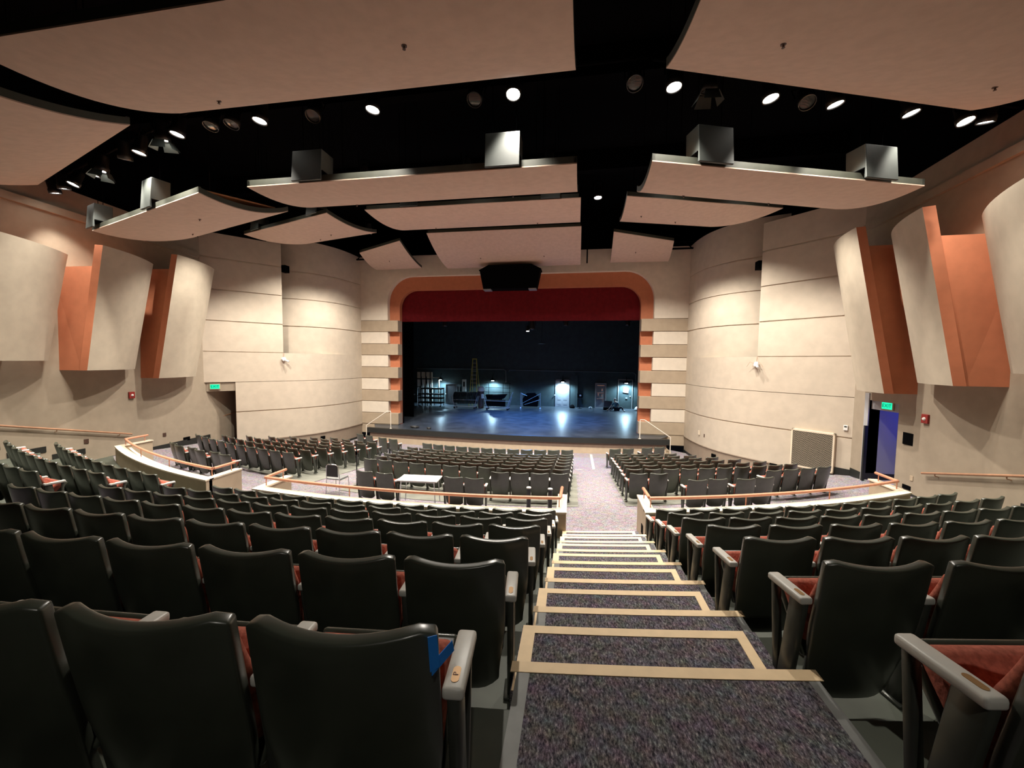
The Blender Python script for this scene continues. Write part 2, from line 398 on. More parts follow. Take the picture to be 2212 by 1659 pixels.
# ------------------------------------------------------------------ proscenium
YP = 21.70
def arch(xh, zt, rad, n=10):
    P = [(-xh, .5)]
    for i in range(n+1):
        a = math.pi-math.pi/2*i/n; P.append((-xh+rad+rad*math.cos(a), zt-rad+rad*math.sin(a)))
    for i in range(n+1):
        a = math.pi/2-math.pi/2*i/n; P.append((xh-rad+rad*math.cos(a), zt-rad+rad*math.sin(a)))
    return P+[(xh, .5)]
def frame(mb, outer, inner, y0, y1):
    n = len(outer); rows = []
    for (a, b), (c, d) in zip(outer, inner): rows.append([(a, y0, b), (c, y0, d), (c, y1, d), (a, y1, b)])
    mb.grid(rows, wrap=True)
outer_wall = [(-10.2, .5)]+[(-10.2, 7.204+3.8*min(1, i/5)) if i < 6 else (-10.2+ (i-5)/5*10.2*.4, 11.0) for i in range(11)]
ow = arch(10.2, 10.98, .05)
mb = MB(); a_out = arch(7.70, 9.79, 1.55)
upper = [(x, max(z, 7.204)) for x, z in a_out]; uo = [(x, max(z, 7.204)) for x, z in ow]
frame(mb, uo, upper, YP, YP+.5)
struct(mb, 'wall_front', M['cream'])
mb = MB(); frame(mb, arch(7.9, 9.95, 1.6), arch(7.06, 9.02, 1.05), YP+.30, YP+.62)
struct(mb, 'wall_front_arch', M['terra'], True, sharp=30)
dk, lt = MB(), MB()
for s in (1, -1):
    for i in range(9):
        z1 = 7.204-.7053*i; z0 = z1-.7053
        if i % 2 == 0: dk.b2((s*7.05, YP, z0+.02), (s*9.6, YP+.58, z1-.02))
        else: lt.b2((s*7.70, YP+.01, z0+.012), (s*9.6, YP+.5, z1-.012))
    dk.b2((s*7.08, YP+.03, .3), (s*10.2, YP+.6, .857))
struct(dk, 'wall_front_tan_bands', M['tan'], bevel=.012); struct(lt, 'wall_front_cream_bands', M['cream'], bevel=.012)
mb = MB()
for s in (1, -1):
    for i in range(9): mb.b2((s*7.72, YP+.04, 7.204-.7053*i-.02), (s*9.5, YP+.4, 7.204-.7053*i+.02))
struct(mb, 'trim_front_band_joints', M['dado'])
# stage
ZS = .83
def edge_y(x): return 20.0+.0078*x*x
mb = MB(); rows = []
for i in range(33):
    x = -14+28*i/32; y = edge_y(x) if abs(x) < 8.45 else 21.9
    rows.append([(x, y, ZS-.05), (x, y, ZS), (x, 34.2, ZS), (x, 34.2, ZS-.05)])
mb.grid(rows, wrap=True); struct(mb, 'floor_stage', M['stagefloor'])
def face(mb, z0, z1, off, th=.12, xm=8.45):
    rows = []
    for i in range(33):
        x = -xm+2*xm*i/32; y = edge_y(x)+off; rows.append([(x, y, z0), (x, y, z1), (x, y+th, z1), (x, y+th, z0)])
    mb.grid(rows, wrap=True); o = len(mb.v); mb.f += [(o-1, o-2, o-3, o-4), (o-132, o-131, o-130, o-129)]
mb = MB(); face(mb, .56, ZS+.004, -.03, .2); struct(mb, 'trim_stage_edge', M['stageedge'])
mb = MB(); face(mb, .30, .58, .06, .12, 8.3); struct(mb, 'wall_stage_face_upper', M['brownface'])
mb = MB(); face(mb, -.1, .31, .05, .12, 8.3); struct(mb, 'wall_stage_face_lower', M['tanface'])
mb = MB()
mb.b2((-14.2, 33.8, .5), (14.2, 34.1, 14)); struct(mb, 'wall_stage_back', M['stagewall'])
for s, nm in ((-1, 'left'), (1, 'right')): struct(MB().b2((s*14, 22.3, .5), (s*14.3, 34.1, 14)), 'wall_stage_'+nm, M['stagewall'])
struct(MB().b2((3.6, 33.62, ZS), (3.85, 33.82, 3.7)), 'trim_2', M['stagewall'])
mb = MB(); mb.b2((-14.3, 22.2, 13.9), (14.3, 34.2, 14.2)); struct(mb, 'ceiling_stage', M['black'])
mb = MB()
for s in (1, -1):
    mb.b2((s*7.1, 22.45, .5), (s*14.3, 22.6, 14)); mb.b2((s*7.6, 25.2, ZS), (s*12, 25.24, 12)); mb.b2((s*9.0, 28.2, ZS+1.5), (s*12, 28.24, 12))
mb.b2((-14.3, 22.45, 9.0), (14.3, 22.6, 14))
struct(mb, 'wall_stage_masking', M['black'])
# stage steps beside the apron, rails
for s, nm in ((-1, 'left'), (1, 'right')):
    mb = MB()
    for i in range(4): mb.b2((s*(7.05+.38*i), edge_y(8)+.2, 0), (s*(7.43+.38*i), YP, ZS-.17*(i+1)))
    struct(mb, 'floor_%s_stage_steps' % nm, M['tanface'])
    t = empty('stair_rail', (s*6.94, 20.5, ZS), 0, 'thin cream pipe handrail at the %s end of the stage edge' % nm, 'handrail', 'stage stair rails')
    MB().tube([(0, 0, 1.0), (s*.22, 0, 1.0), (s*1.52, 0, .14), (s*1.54, 0, .10)], .022).build('rail', M['railwhite'], t, True)
    MB().tube([(0, 0, 0), (0, 0, 1.0)], .02).build('post', M['railwhite'], t, True)
    MB().tube([(s*1.53, 0, -.83), (s*1.53, 0, .12)], .02).build('post', M['railwhite'], t, True)
    MB().lathe([(.0, .0), (.07, 0), (.07, .015), (.0, .03)], n=12).build('foot_plate', M['railwhite'], t)
# valance curtain
mb = MB(); rows = []
for j in range(7):
    z = 7.17+(10.2-7.17)*j/6; rows.append([(-8+16*i/160, 22.36+.02*math.sin(i*1.9)*(1-.6*j/6), z) for i in range(161)])
mb.grid(rows); o = mb.build('curtain', M['curtain'], smooth=True, fix=False)
so = o.modifiers.new('solid', 'SOLIDIFY'); so.thickness = .012
tag(o, 'deep red velour valance hanging across the top of the stage opening', 'curtain')
# ------------------------------------------------------------------ ceiling clouds
def V3(p): return Vector(p)
def cloud(name, label, inn, iff, onn, off, sag, group, th=.14):
    # corners: inner/outer, near/far (x, y, z) of the curved underside
    inn, iff, onn, off = map(V3, (inn, iff, onn, off)); n, mU = 16, 14
    c = (inn+iff+onn+off)/4; root = empty(name, c, 0, label, 'ceiling panel', group)
    def P(u, t, dz=0.):
        a = inn.lerp(onn, u); b = iff.lerp(off, u); p = a.lerp(b, t); p.z += dz-sag*4*t*(1-t); return p-c
    rows = [[P(u/mU, t/n) for t in range(n+1)] for u in range(mU+1)]
    rows2 = [[P(u/mU, t/n, .02) for t in range(n+1)] for u in range(mU+1)]
    mb = MB(); mb.grid(rows); mb.grid(rows2)
    for e in (0, mU): mb.grid([rows[e], rows2[e]])
    mb.grid([[r[0] for r in rows], [r[0] for r in rows2]]); mb.grid([[r[-1] for r in rows], [r[-1] for r in rows2]])
    mb.build('soffit', M['cloud'], root, True, sharp=50)
    mb = MB()
    def strip(pts, inward, h0=.021, h1=th):
        rr = []
        for p in pts:
            q = p+inward; rr.append([p+Vector((0, 0, h0)), p+Vector((0, 0, h1)), q+Vector((0, 0, h1)), q+Vector((0, 0, h0))])
        mb.grid(rr, wrap=True); o = len(mb.v); k = len(pts)*4
        mb.f += [(o-1, o-2, o-3, o-4), (o-k, o-k+1, o-k+2, o-k+3)]
    e_in = [P(0, t/n) for t in range(n+1)]; e_out = [P(1, t/n) for t in range(n+1)]
    e_n = [P(u/mU, 0) for u in range(mU+1)]; e_f = [P(u/mU, 1) for u in range(mU+1)]
    dx = (onn-inn).normalized()*.06; dy = (iff-inn).normalized()*.06
    strip(e_in, dx); strip(e_out, -dx); strip(e_n, Vector((0, dy.y, dy.z))); strip(e_f, -Vector((0, dy.y, dy.z)))
    mb.build('fascia', M['fascia'], root)
    mb = MB()
    if 'second' not in label: n = 0
    g0 = [P(u/mU*.96+.02, .06, th+.0) for u in range(mU+1)]; g1 = [P(u/mU*.96+.02, .85, th+.0) for u in range(mU+1)]
    rr = [[a, a+Vector((0, 0, .035)), b+Vector((0, 0, .035)), b] for a, b in zip(g0, g1)]
    mb.grid(rr, wrap=True); o = len(mb.v); k = len(rr)*4; mb.f += [(o-1, o-2, o-3, o-4), (o-k, o-k+1, o-k+2, o-k+3)]
    if n: mb.build('plywood_deck', M['ply'], root)
    mb = MB()
    for u, t in ((.12, .25), (.88, .25), (.12, .8), (.88, .8)):
        p = P(u, t, .1); mb.tube([p, Vector((p.x, p.y, 13.4-c.z))], .008, 6)
    mb.build('hanger_rod', M['black'], root)
    return root, P, c
CG = 'curved acoustic ceiling panels'
CL = {}
cen = [('nearest', 3.37, 3.4, 8.26, 5.88, 9.05, .2), ('second', 3.44, 7.28, 8.42, 10.0, 9.12, .2), ('third', 3.57, 12.12, 9.81, 15.5, 10.28, .2), ('stage end', 3.68, 17.85, 10.92, 21.1, 10.02, .2)]
for i, (nm, xh, y0, z0, y1, z1, sg) in enumerate(cen):
    CL['c%d' % i] = cloud('ceiling_panel', 'pinkish beige curved ceiling panel, %s one in the middle column' % nm, (-xh, y0, z0), (-xh-.03, y1, z1), (xh, y0, z0), (xh+.03, y1, z1), sg, CG)
sid = [('nearest', (4.62, 3.5, 8.35), (4.69, 6.05, 9.06), (9.9, 5.2, 8.4), (10.0, 7.85, 9.12), .15), ('second', (4.78, 7.4, 8.43), (4.95, 10.3, 9.14), (10.43, 9.2, 8.45), (10.05, 11.86, 9.08), .2),
       ('third', (4.93, 12.06, 9.76), (5.12, 15.75, 10.32), (10.19, 14.17, 9.95), (8.4, 15.6, 9.92), .15), ('stage end', (5.12, 17.98, 10.66), (5.26, 21.1, 10.09), (7.99, 19.19, 10.51), (8.28, 21.5, 10.15), .12)]
for s, nm in ((1, 'right'), (-1, 'left')):
    for i, (od, a, b, c_, d, sg) in enumerate(sid):
        q = lambda p: (s*p[0], p[1], p[2])
        CL['%s%d' % (nm[0], i)] = cloud('ceiling_panel', 'pinkish beige curved ceiling panel, %s one in the %s column' % (od, nm), q(a), q(b), q(c_), q(d), sg, CG)
# sprinkler heads under the panels
spr = MB(); spr.lathe([(.0, 0), (.032, 0), (.032, -.01), (.012, -.013), (.01, -.04), (.019, -.042), (.019, -.046), (0, -.048)], n=10)
spm = spr.mesh('sprinkler_head', M['darkwood'])
nmcol = {'c': 'middle', 'l': 'left', 'r': 'right'}; nmrow = ['nearest', 'second', 'third', 'stage end']
for key, spots in {'c0': [(.22, .72), (.72, .35)], 'c1': [(.2, .7), (.78, .72)], 'c2': [(.22, .75), (.78, .72)], 'c3': [(.3, .6), (.75, .6)],
                   'l0': [(.3, .4)], 'l1': [(.3, .35), (.7, .7)], 'l2': [(.35, .6), (.6, .75)], 'l3': [(.5, .5)], 'r0': [(.22, .5), (.85, .6)], 'r1': [(.2, .72), (.62, .75)], 'r2': [(.15, .5), (.5, .7)], 'r3': [(.4, .5)]}.items():
    root, P, c = CL[key]
    for i, (u, t) in enumerate(spots):
        o = bpy.data.objects.new('sprinkler_head', spm); COL.objects.link(o); o.location = P(u, t)+c+Vector((0, 0, .002))
        side = '' if len(spots) == 1 else (' left' if (P(u, t).x < P(*spots[1-i]).x) else ' right')
        tag(o, 'small%s sprinkler head under the %s ceiling panel of the %s column' % (side, nmrow[int(key[1])], nmcol[key[0]]), 'sprinkler', 'ceiling sprinkler heads')
# charcoal metal boxes, taken for air duct diffusers, standing on the panel edges
def roof_box(x, y, z, sx, sz, rz, label):
    t = empty('metal_box', (x, y, z), rz, label, 'speaker', 'charcoal cabinets on the ceiling panels')
    mb = MB(); mb.prism([(-.06, 0), (-.01, 0), (-.01, .2), (.36, .2), (.38, sz), (0, sz)], 'x', -sx/2, sx/2); mb.build('cabinet', M['boxgrey'], t, bevel=.010)
    mb = MB(); mb.b2((-sx*.52, -.01, .185), (sx*.52, .34, .2)); mb.build('bracket', M['black'], t)
    mb = MB(); [mb.tube([(a*sx*.35, .2, sz-.05), (a*sx*.35, .2, 13.4-z)], .008, 6) for a in (-1, 1)]; mb.build('hanger_rod', M['black'], t)
roof_box(2.06, 7.22, 8.42, .66, .64, 0, 'charcoal metal box on second middle ceiling panel, right hand one')
roof_box(-1.98, 7.22, 8.42, .66, .62, 0, 'charcoal metal box on second middle ceiling panel, left hand one')
roof_box(5.94, 7.72, 8.46, .70, .68, .31, 'charcoal metal box on second right ceiling panel, nearer the aisle gap')
roof_box(9.32, 8.76, 8.44, .74, .66, .31, 'charcoal metal box on second right ceiling panel, nearer the wall')
roof_box(-6.95, 8.03, 8.44, .5, .72, -.31, 'charcoal metal box on second left ceiling panel, nearer the centre')
roof_box(-10.1, 8.98, 8.44, .5, .66, -.31, 'charcoal metal box at the wall end of the second left ceiling panel')
roof_box(2.65, 12.02, 9.80, .6, .42, 0, 'low charcoal cabinet on the third middle ceiling panel, right hand one')
roof_box(-1.95, 12.02, 9.80, .6, .42, 0, 'low charcoal cabinet on the third middle ceiling panel, left hand one')
roof_box(-5.6, 12.22, 9.80, .6, .44, -.38, 'low charcoal cabinet on the third left ceiling panel, inner one')
roof_box(-9.2, 13.68, 9.92, .6, .44, -.38, 'low charcoal cabinet on the third left ceiling panel, outer one')
# speaker cluster above the proscenium
t = empty('speaker_cluster', (0, 20.5, 8.67), 0, 'black trapezoid loudspeaker cluster hanging over the proscenium arch', 'speaker')
mb = MB(); mb.prism([(-1.43, 0), (1.43, 0), (1.62, .92), (1.69, 1.0), (1.15, 1.26), (-1.15, 1.26), (-1.69, 1.0), (-1.62, .92)], 'y', -.3, .45); mb.build('cabinet', M['black'], t, bevel=.02)
mb = MB()
for s in (-1, 1): mb.b2((s*1.02, -.28, -.06), (s*1.43, .2, -.0))
mb.build('bracket', M['alu'], t)
mb = MB(); [mb.tube([(s*.9, .42, 1.2), (s*.9, .42, 4.73)], .012, 6) for s in (-1, 1)]; mb.build('hanger_rod', M['black'], t)
# ------------------------------------------------------------------ wall wing panels
def wing(s, B0, B1, E0, E1, C0, C1, zt_s, zb, zt, nm):
    # B rear edge, E stage edge, C wall line; 0 bottom, 1 top (x, y); mirrored by s
    def q(p, z): return Vector((s*p[0], p[1], z))
    c = Vector((s*B0[0], B0[1], zb)); side = 'right' if s > 0 else 'left'
    t = empty('wall_wing', c, 0, 'tilted curved beige acoustic wing with terracotta side, %s on the %s wall' % (nm, side), 'acoustic panel', 'acoustic wings on the side walls')
    mb = MB(); n = 12; rows = []; rb = []
    for i in range(n+1):
        u = i/n; bulge = .34*4*u*(1-u)*.5+.28*u*0
        row = []; row2 = []
        for z, B, E_ in ((zb, B0, E0), (zt, B1, E1)):
            p = Vector((B[0]+(E_[0]-B[0])*u, B[1]+(E_[1]-B[1])*u)); d = (Vector(E_)-Vector(B)).normalized(); nn = Vector((-d.y, d.x))
            if nn.x > 0: nn = -nn
            p1 = p+nn*bulge; p2 = p1-nn*.20
            row.append(q(p1, z)-c); row2.append(q(p2, z)-c)
        rows.append([row[0], row[1], row2[1], row2[0]])
    face_rows = [[r[0], r[1]] for r in rows]
    mb.grid(face_rows); o = mb.build('face_panel', M['wing'], t, True, fix=False)
    for p in o.data.polygons: pass
    mb = MB(); mb.grid([[r[1], r[2], r[3], r[0]] for r in rows]); k = len(rows)*4
    mb.f += [(0, 1, 2, 3), (k-1, k-2, k-3, k-4)]
    mb.build('panel_edge', M['terra'], t)
    # side box behind the panel, flush at the bottom and lower at the top
    d0 = (Vector(E0)-Vector(B0)).normalized(); nn = Vector((-d0.y, d0.x)); nn = nn if nn.x > 0 else -nn
    f = (zt_s-zb)/(zt-zb); Bs = Vector(B0).lerp(Vector(B1), f)
    a0 = Vector(B0)+nn*.19+d0*.06; a1 = Bs+nn*.19+d0*.06
    e0 = Vector(B0)+d0*1.2+nn*.2; w0 = Vector((C0[0]+.15, C0[1])); w1 = Vector((C1[0]+.15, C1[1]))
    x0 = w0+d0*1.6; 
    vs = [q(a0, zb)-c, q(a1, zt_s)-c, q(w1, zt_s)-c, q(w0, zb)-c, q(a0+d0*1.5, zb)-c, q(a1+d0*1.5, zt_s)-c, q(w1+d0*1.6, zt_s)-c, q(w0+d0*1.6, zb)-c]
    mb = MB(); mb.add(vs, [(0, 1, 2, 3), (4, 7, 6, 5), (1, 5, 6, 2), (0, 3, 7, 4), (0, 4, 5, 1), (3, 2, 6, 7)])
    mb.build('side_box', M['terra'], t)
for s in (1, -1):
    wing(s, (11.96, 12.02), (11.13, 12.2), (12.54, 13.95), (11.91, 14.4), (12.76, 11.96), (12.76, 12.1), 8.1, 4.02, 8.62, 'nearest the stage')
    wing(s, (11.57, 9.64), (10.78, 9.68), (12.38, 11.55), (11.78, 11.86), (12.52, 9.53), (12.52, 9.6), 7.58, 4.37, 8.2, 'second from the stage')
    wing(s, (11.15, 6.9), (10.4, 6.9), (11.99, 9.0), (11.58, 9.34), (12.3, 6.8), (12.3, 6.9), 7.2, 4.67, 7.85, 'third from the stage')
# ------------------------------------------------------------------ house lights
spot_mb = MB(); spot_mb.lathe([(.0, .34), (.06, .34), (.085, .28), (.09, .10), (.105, .08), (.105, 0), (.092, 0), (.092, .02)], n=18)
spot_me = spot_mb.mesh('stage_light_body', M['blackgloss'], True)
lens_mb = MB(); lens_mb.lathe([(.0, .012), (.05, .014), (.088, .02)], n=18); lens_me = lens_mb.mesh('lens_mesh', M['lens'], True)
lensd_me = lens_mb.mesh('lens_dark_mesh', M['lensdark'], True)
yoke_me = MB().tube([(-.12, 0, .15), (-.12, 0, .42), (0, 0, .44), (.12, 0, .42), (.12, 0, .15)], .010, 6).mesh('yoke_mesh', M['black'])
door_mb = MB()
for a in range(4):
    rm = Matrix.Rotation(a*math.pi/2, 3, 'Z'); vs = [rm @ Vector(p) for p in ((-.08, .105, 0), (.08, .105, 0), (.11, .17, -.13), (-.11, .17, -.13))]
    door_mb.add(vs, [(0, 1, 2, 3)])
door_me = door_mb.mesh('barn_door_mesh', M['boxgrey'])
def light_fixture(p, target, lit, label, power=HOUSE_W, barn=False, col=WARM, size=R(84), blend=.55, scale=1.35, name='stage_light', group='house lights on the pipe', hang=None):
    d = (Vector(target)-Vector(p)).normalized(); q = d.to_track_quat('-Z', 'Y')
    t = empty(name, p, 0, label, 'light', group); t.rotation_mode = 'QUATERNION'; t.rotation_quaternion = q; t.scale = (scale,)*3
    for nm, me in (('housing', spot_me), ('lens', lens_me if lit else lensd_me), ('yoke', yoke_me)):
        o = bpy.data.objects.new(nm, me); COL.objects.link(o); o.parent = t
    if hang:
        mt = (Matrix.Translation(p) @ q.to_matrix().to_4x4() @ Matrix.Scale(scale, 4)).inverted()
        MB().tube([(0, 0, .43), mt @ Vector((p[0], hang[0], hang[1]))], .014, 6).build('clamp', M['black'], t)
    if barn:
        o = bpy.data.objects.new('barn_doors', door_me); COL.objects.link(o); o.parent = t
    if lit:
        ld = bpy.data.lights.new('lamp', 'SPOT'); ld.energy = power; ld.color = col; ld.spot_size = size; ld.spot_blend = blend; ld.shadow_soft_size = .07
        o = bpy.data.objects.new('lamp', ld); COL.objects.link(o); o.parent = t; o.location = (0, 0, -.03)
    return t
for nm, pts in (('middle', [(-4.4, 7.1, 10.02), (4.6, 7.1, 10.02)]), ('left', [(-4.6, 7.16, 10.02), (-12.2, 9.4, 10.02)]), ('right', [(4.7, 7.16, 10.02), (12.2, 9.5, 10.02)])):
    tag(MB().tube(pts, .03, 8).build('lighting_pipe', M['black'], None, True), 'black lighting pipe carrying the %s run of house lights' % nm, 'pipe', 'lighting pipes')
    for x, y, z in pts: pass
LT = [ # x, y, lit, barn, target
 (2.28, 7.07, 1, 0, (2.6, 5.2, 3)), (-.47, 7.10, 1, 0, (-1.0, 6.5, 2)), (-2.93, 7.09, 1, 0, (-3.5, 6.5, 2)),
 (-5.10, 7.25, 1, 0, (-6, 6.5, 2.2)), (-5.64, 7.40, 1, 1, (-6.2, 9, 1)), (-6.76, 7.75, 1, 0, (-7.8, 7, 2)), (-7.43, 7.95, 1, 0, (-9, 9.5, 2.5)), (-8.74, 8.35, 1, 1, (-9.5, 8, 2)),
 (-9.23, 8.5, 1, 0, (-10.6, 8.2, 2)), (-10.48, 8.85, 1, 0, (-11.5, 7.0, 4)), (-11.1, 9.05, 1, 0, (-11.4, 10.2, 4)), (-11.75, 9.25, 1, 0, (-11.6, 10.8, 4)),
 (5.09, 7.30, 1, 0, (5.4, 6.4, 2)), (5.72, 7.50, 0, 1, (5.6, 9, 2)), (6.89, 7.85, 1, 0, (7.6, 7, 2)), (8.15, 8.2, 1, 0, (9.6, 8.2, 2)), (9.73, 8.68, 1, 0, (11, 8.2, 3)), (10.98, 9.1, 1, 0, (11.4, 7.6, 4)), (11.39, 9.2, 1, 0, (11.4, 10.6, 4)),
 (-1.75, 7.1, 0, 0, (-1.5, 4, 4)), (1.55, 7.1, 0, 0, (1.5, 3.5, 4)), (4.40, 7.1, 0, 0, (4.2, 3.5, 4)), (-3.6, 7.1, 0, 0, (-3.8, 5, 3)), (-4.1, 7.1, 0, 0, (-4.2, 5, 3)), (7.6, 8.05, 0, 0, (7.0, 4, 4))]
cnt = {}
oL = sorted([i for i, a in enumerate(LT)], key=lambda i: LT[i][0])
words = ['first', 'second', 'third', 'fourth', 'fifth', 'sixth', 'seventh', 'eighth', 'ninth', 'tenth', 'eleventh', 'twelfth', 'thirteenth', 'fourteenth', 'fifteenth', 'sixteenth', 'seventeenth', 'eighteenth', 'nineteenth']
il = iu = 0
for i in oL:
    x, y, lit, barn, tg = LT[i]
    if lit: lab = 'lit white house light on the ceiling pipe, %s lit one from the left' % words[il]; il += 1
    else: lab = 'unlit black house light on the ceiling pipe, %s dark one from the left' % words[iu]; iu += 1
    yp = 7.1 if abs(x) < 4.6 else 7.16+(abs(x)-4.65)*.297
    light_fixture((x, y, 9.60), tg, lit, lab, barn=bool(barn), power=HOUSE_W*(1 if abs(x) < 8.5 else .5), hang=(yp, 10.02))
# fixtures in the gaps between the ceiling panels, throwing light on the front house and walls
GP = [((-2.9, 11.0, 10.2), (-3.2, 12.5, 0)), ((0.3, 11.0, 10.2), (.3, 12.5, 0)), ((2.7, 11.0, 10.2), (3.4, 12.2, 0)), ((4.15, 13.4, 10.3), (4.3, 12.2, 0)), ((6.6, 11.9, 10.2), (6.8, 12.9, 0)), ((-6.6, 11.9, 10.2), (-6.8, 12.9, 0)),
      ((9.0, 12.9, 10.2), (9.7, 14.0, 1)), ((-9.0, 12.9, 10.2), (-9.7, 14, 1)), ((-2.9, 16.9, 10.9), (-3.6, 18, 0)), ((2.4, 16.9, 10.9), (3.2, 18, 0)), ((6.3, 17.2, 10.8), (7.6, 18.6, 1)), ((-6.3, 17.2, 10.8), (-7.6, 18.6, 1)),
      ((7.9, 16.0, 10.8), (9.0, 16.4, 1)), ((-7.9, 16.0, 10.8), (-9.0, 16.4, 1))]
lb = ['above the second panel gap, left of middle', 'above the second panel gap, at the middle', 'above the second panel gap, right of middle', 'hanging in the dark slot over the right aisle', 'above the second gap of the right column', 'above the second gap of the left column',
      'beside the right curved wall, above the second panel', 'beside the left curved wall, above the second panel', 'above the stage end panel gap, left', 'above the stage end panel gap, right', 'above the right front panel, by the proscenium', 'above the left front panel, by the proscenium', 'behind the third right panel, facing the curve', 'behind the third left panel, facing the curve']
for (p, tg), l_ in zip(GP, lb):
    light_fixture(p, tg, True, 'lit white downlight '+l_, power=HOUSE_W*1.9, size=R(108), name='downlight', group='downlights in the panel gaps')
light_fixture((4.2, -3.2, 9.4), (3.0, .9, 3.9), True, 'dim downlight over the rear rows behind the aisle', power=HOUSE_W*.22, size=R(46), name='downlight', group='downlights over the rear rows')
# ------------------------------------------------------------------ parapets and copper rails
PT = 1.84
def parapet(x0, x1, where):
    t = empty('low_wall', (0, 0, 0), 0, 'beige low wall with cream cap in front of the %s rear seats' % where, 'low wall', 'low walls along the cross aisle')
    ends = (x0, x1)
    def yend(x): return arcP(23.1, x)[1]+.85
    mb = MB(); sector(mb, 23.09, 23.25, x0, x1, .9, PT-.03, 16)
    for x, d in ((x0, .16), (x1, -.16)):
        y0 = arcP(23.17, x)[1]; mb.b2((x, y0, .7), (x+d, yend(x), PT-.03))
    mb.build('body', M['house'] if False else M['tanface'], t)
    mb = MB(); sector(mb, 23.06, 23.27, x0-.015, x1+.015, PT-.035, PT, 16)
    sector(mb, 22.86, 22.93, x0+.16, x1-.16, PT-.16, PT-.125, 16)
    for x, d in ((x0, .19), (x1, -.19)):
        y0 = arcP(23.17, x)[1]; mb.b2((x-.015*(1 if d > 0 else -1), y0, PT-.034), (x+d, yend(x)+.015, PT+.001))
    mb.build('cap', M['cap'], t)
    mb = MB(); sector(mb, 22.87, 23.09, x0+.16, x1-.16, PT-.3, PT-.16, 16); mb.build('ledge', M['tanface'], t)
    r = empty('handrail', (0, 0, 0), 0, 'copper painted pipe handrail on the low wall before the %s rear seats' % where, 'handrail', 'copper handrails on the low walls')
    zr = PT+.19; n = 18
    arc = [(*arcP(23.0, x0+.12+(x1-x0-.24)*i/n), zr) for i in range(n+1)]
    a = (x0+.10, yend(x0)-.1, zr); b = (x1-.10, yend(x1)-.1, zr)
    pts = [a, Vector(a).lerp(Vector(arc[0]), .92)]+arc+[Vector(b).lerp(Vector(arc[-1]), .92), b]
    MB().tube(pts, .034, 10).build('rail', M['rail'], r, True)
    m_ = max(3, int((x1-x0)/1.9))
    for i in range(m_+1):
        p = arcP(23.0, x0+.14+(x1-x0-.28)*i/m_); MB().tube([(*p, PT-.14), (*p, zr)], .011, 6).build('post', M['rail'], r, True)
    for q in (a, b): MB().tube([(q[0], q[1]-.1, PT-.01), (q[0], q[1]-.1, zr)], .011, 6).build('post', M['rail'], r, True)
parapet(-3.72, 3.36, 'centre'); parapet(4.93, 11.3, 'right'); parapet(-11.6, -5.32, 'left')
tag(MB().box((0, 0, 0), (.01, .16, .19)).build('vent_grille', M['black'], loc=(4.925, 8.05, 1.35)), 'small black vent low on the aisle end of the right low wall', 'vent')
def wall_rail(s, ya, za, yb, zb_, label):
    t = empty('handrail', (s*side_x(ya), ya, za), 0, label, 'handrail', 'handrails on the side walls')
    o = Vector((s*side_x(ya), ya, za))
    def P(y, dz=0, off=.09): return Vector((s*(side_x(y)-off), y, za+(zb_-za)*(y-ya)/(yb-ya)+dz))-o
    MB().tube([P(ya), P(ya-.02), P(yb)], .03, 8).build('rail', M['railwood'], t, True)
    for i in range(5):
        y = ya+(yb-ya)*(.05+.22*i); MB().tube([P(y), P(y, -.07, .08), P(y, -.09, -.01)], .012, 6).build('bracket', M['railwood'], t, True)
wall_rail(1, 11.5, 1.97, 3.5, 4.06, 'dull copper handrail sloping along the right side wall')
wall_rail(-1, 11.5, 1.97, 3.5, 4.06, 'dull copper handrail sloping along the left side wall')
t = empty('handrail', (-13.2, 15.2, 2.0), 0, 'short dark handrail inside the left exit passage', 'handrail')
MB().tube([(.12, -.5, -.0), (.12, .3, .02), (.12, 3.2, .35)], .025, 8).build('rail', M['railwood'], t, True)
MB().tube([(.12, -.45, 0), (-.1, -.45, -.08)], .012, 6).build('bracket', M['railwood'], t, True)
# ------------------------------------------------------------------ seats
def baked(mb, name, ma, mods):
    o = mb.build('tmp', ma, fix=True)
    for kind, kw in mods:
        md = o.modifiers.new(kind, kind)
        for a, b in kw.items(): setattr(md, a, b)
    dg = bpy.context.evaluated_depsgraph_get(); me = bpy.data.meshes.new_from_object(o.evaluated_get(dg)); me.name = name
    old = o.data; bpy.data.objects.remove(o); bpy.data.meshes.remove(old)
    for p in me.polygons: p.use_smooth = True
    try: me.set_sharp_from_angle(angle=R(50))
    except Exception: pass
    return me
def shell_grid(ins, off, z0, ztop, nu=12, nv=12, y0=.165):
    rows = []
    for j in range(nv+1):
        v = j/nv; row = []
        for i in range(nu+1):
            u = -1+2*i/nu; b = max(0., .55-v)/.55
            hw = .246-ins-.036*b*b*(3-2*b)
            zt = ztop-ins+.024*u*u-.020*max(0, (abs(u)-.88)/.12)**2; zb = z0+.05*max(0, (abs(u)-.5)/.5)**2
            z = zb+ins*.5+(zt-zb-ins*.5)*v
            y = y0*(1-v)+.05*u*u*(.4+.6*v)+off-.012*math.sin(math.pi*v)
            row.append((u*hw, y, z))
        rows.append(row)
    return rows
BEV = ('BEVEL', dict(width=.010, segments=3, limit_method='ANGLE', angle_limit=R(50)))
mb = MB(); mb.grid(shell_grid(0, 0, .07, .797)); me_shell = baked(mb, 'back_shell_mesh', M['shell'], [('SOLIDIFY', dict(thickness=.042, offset=1)), BEV])
mb = MB(); mb.grid(shell_grid(.022, .040, .38, .735)); me_pad = baked(mb, 'back_pad_mesh', M['copper'], [('SOLIDIFY', dict(thickness=.035, offset=1)), ('BEVEL', dict(width=.014, segments=3, limit_method='ANGLE', angle_limit=R(50)))])
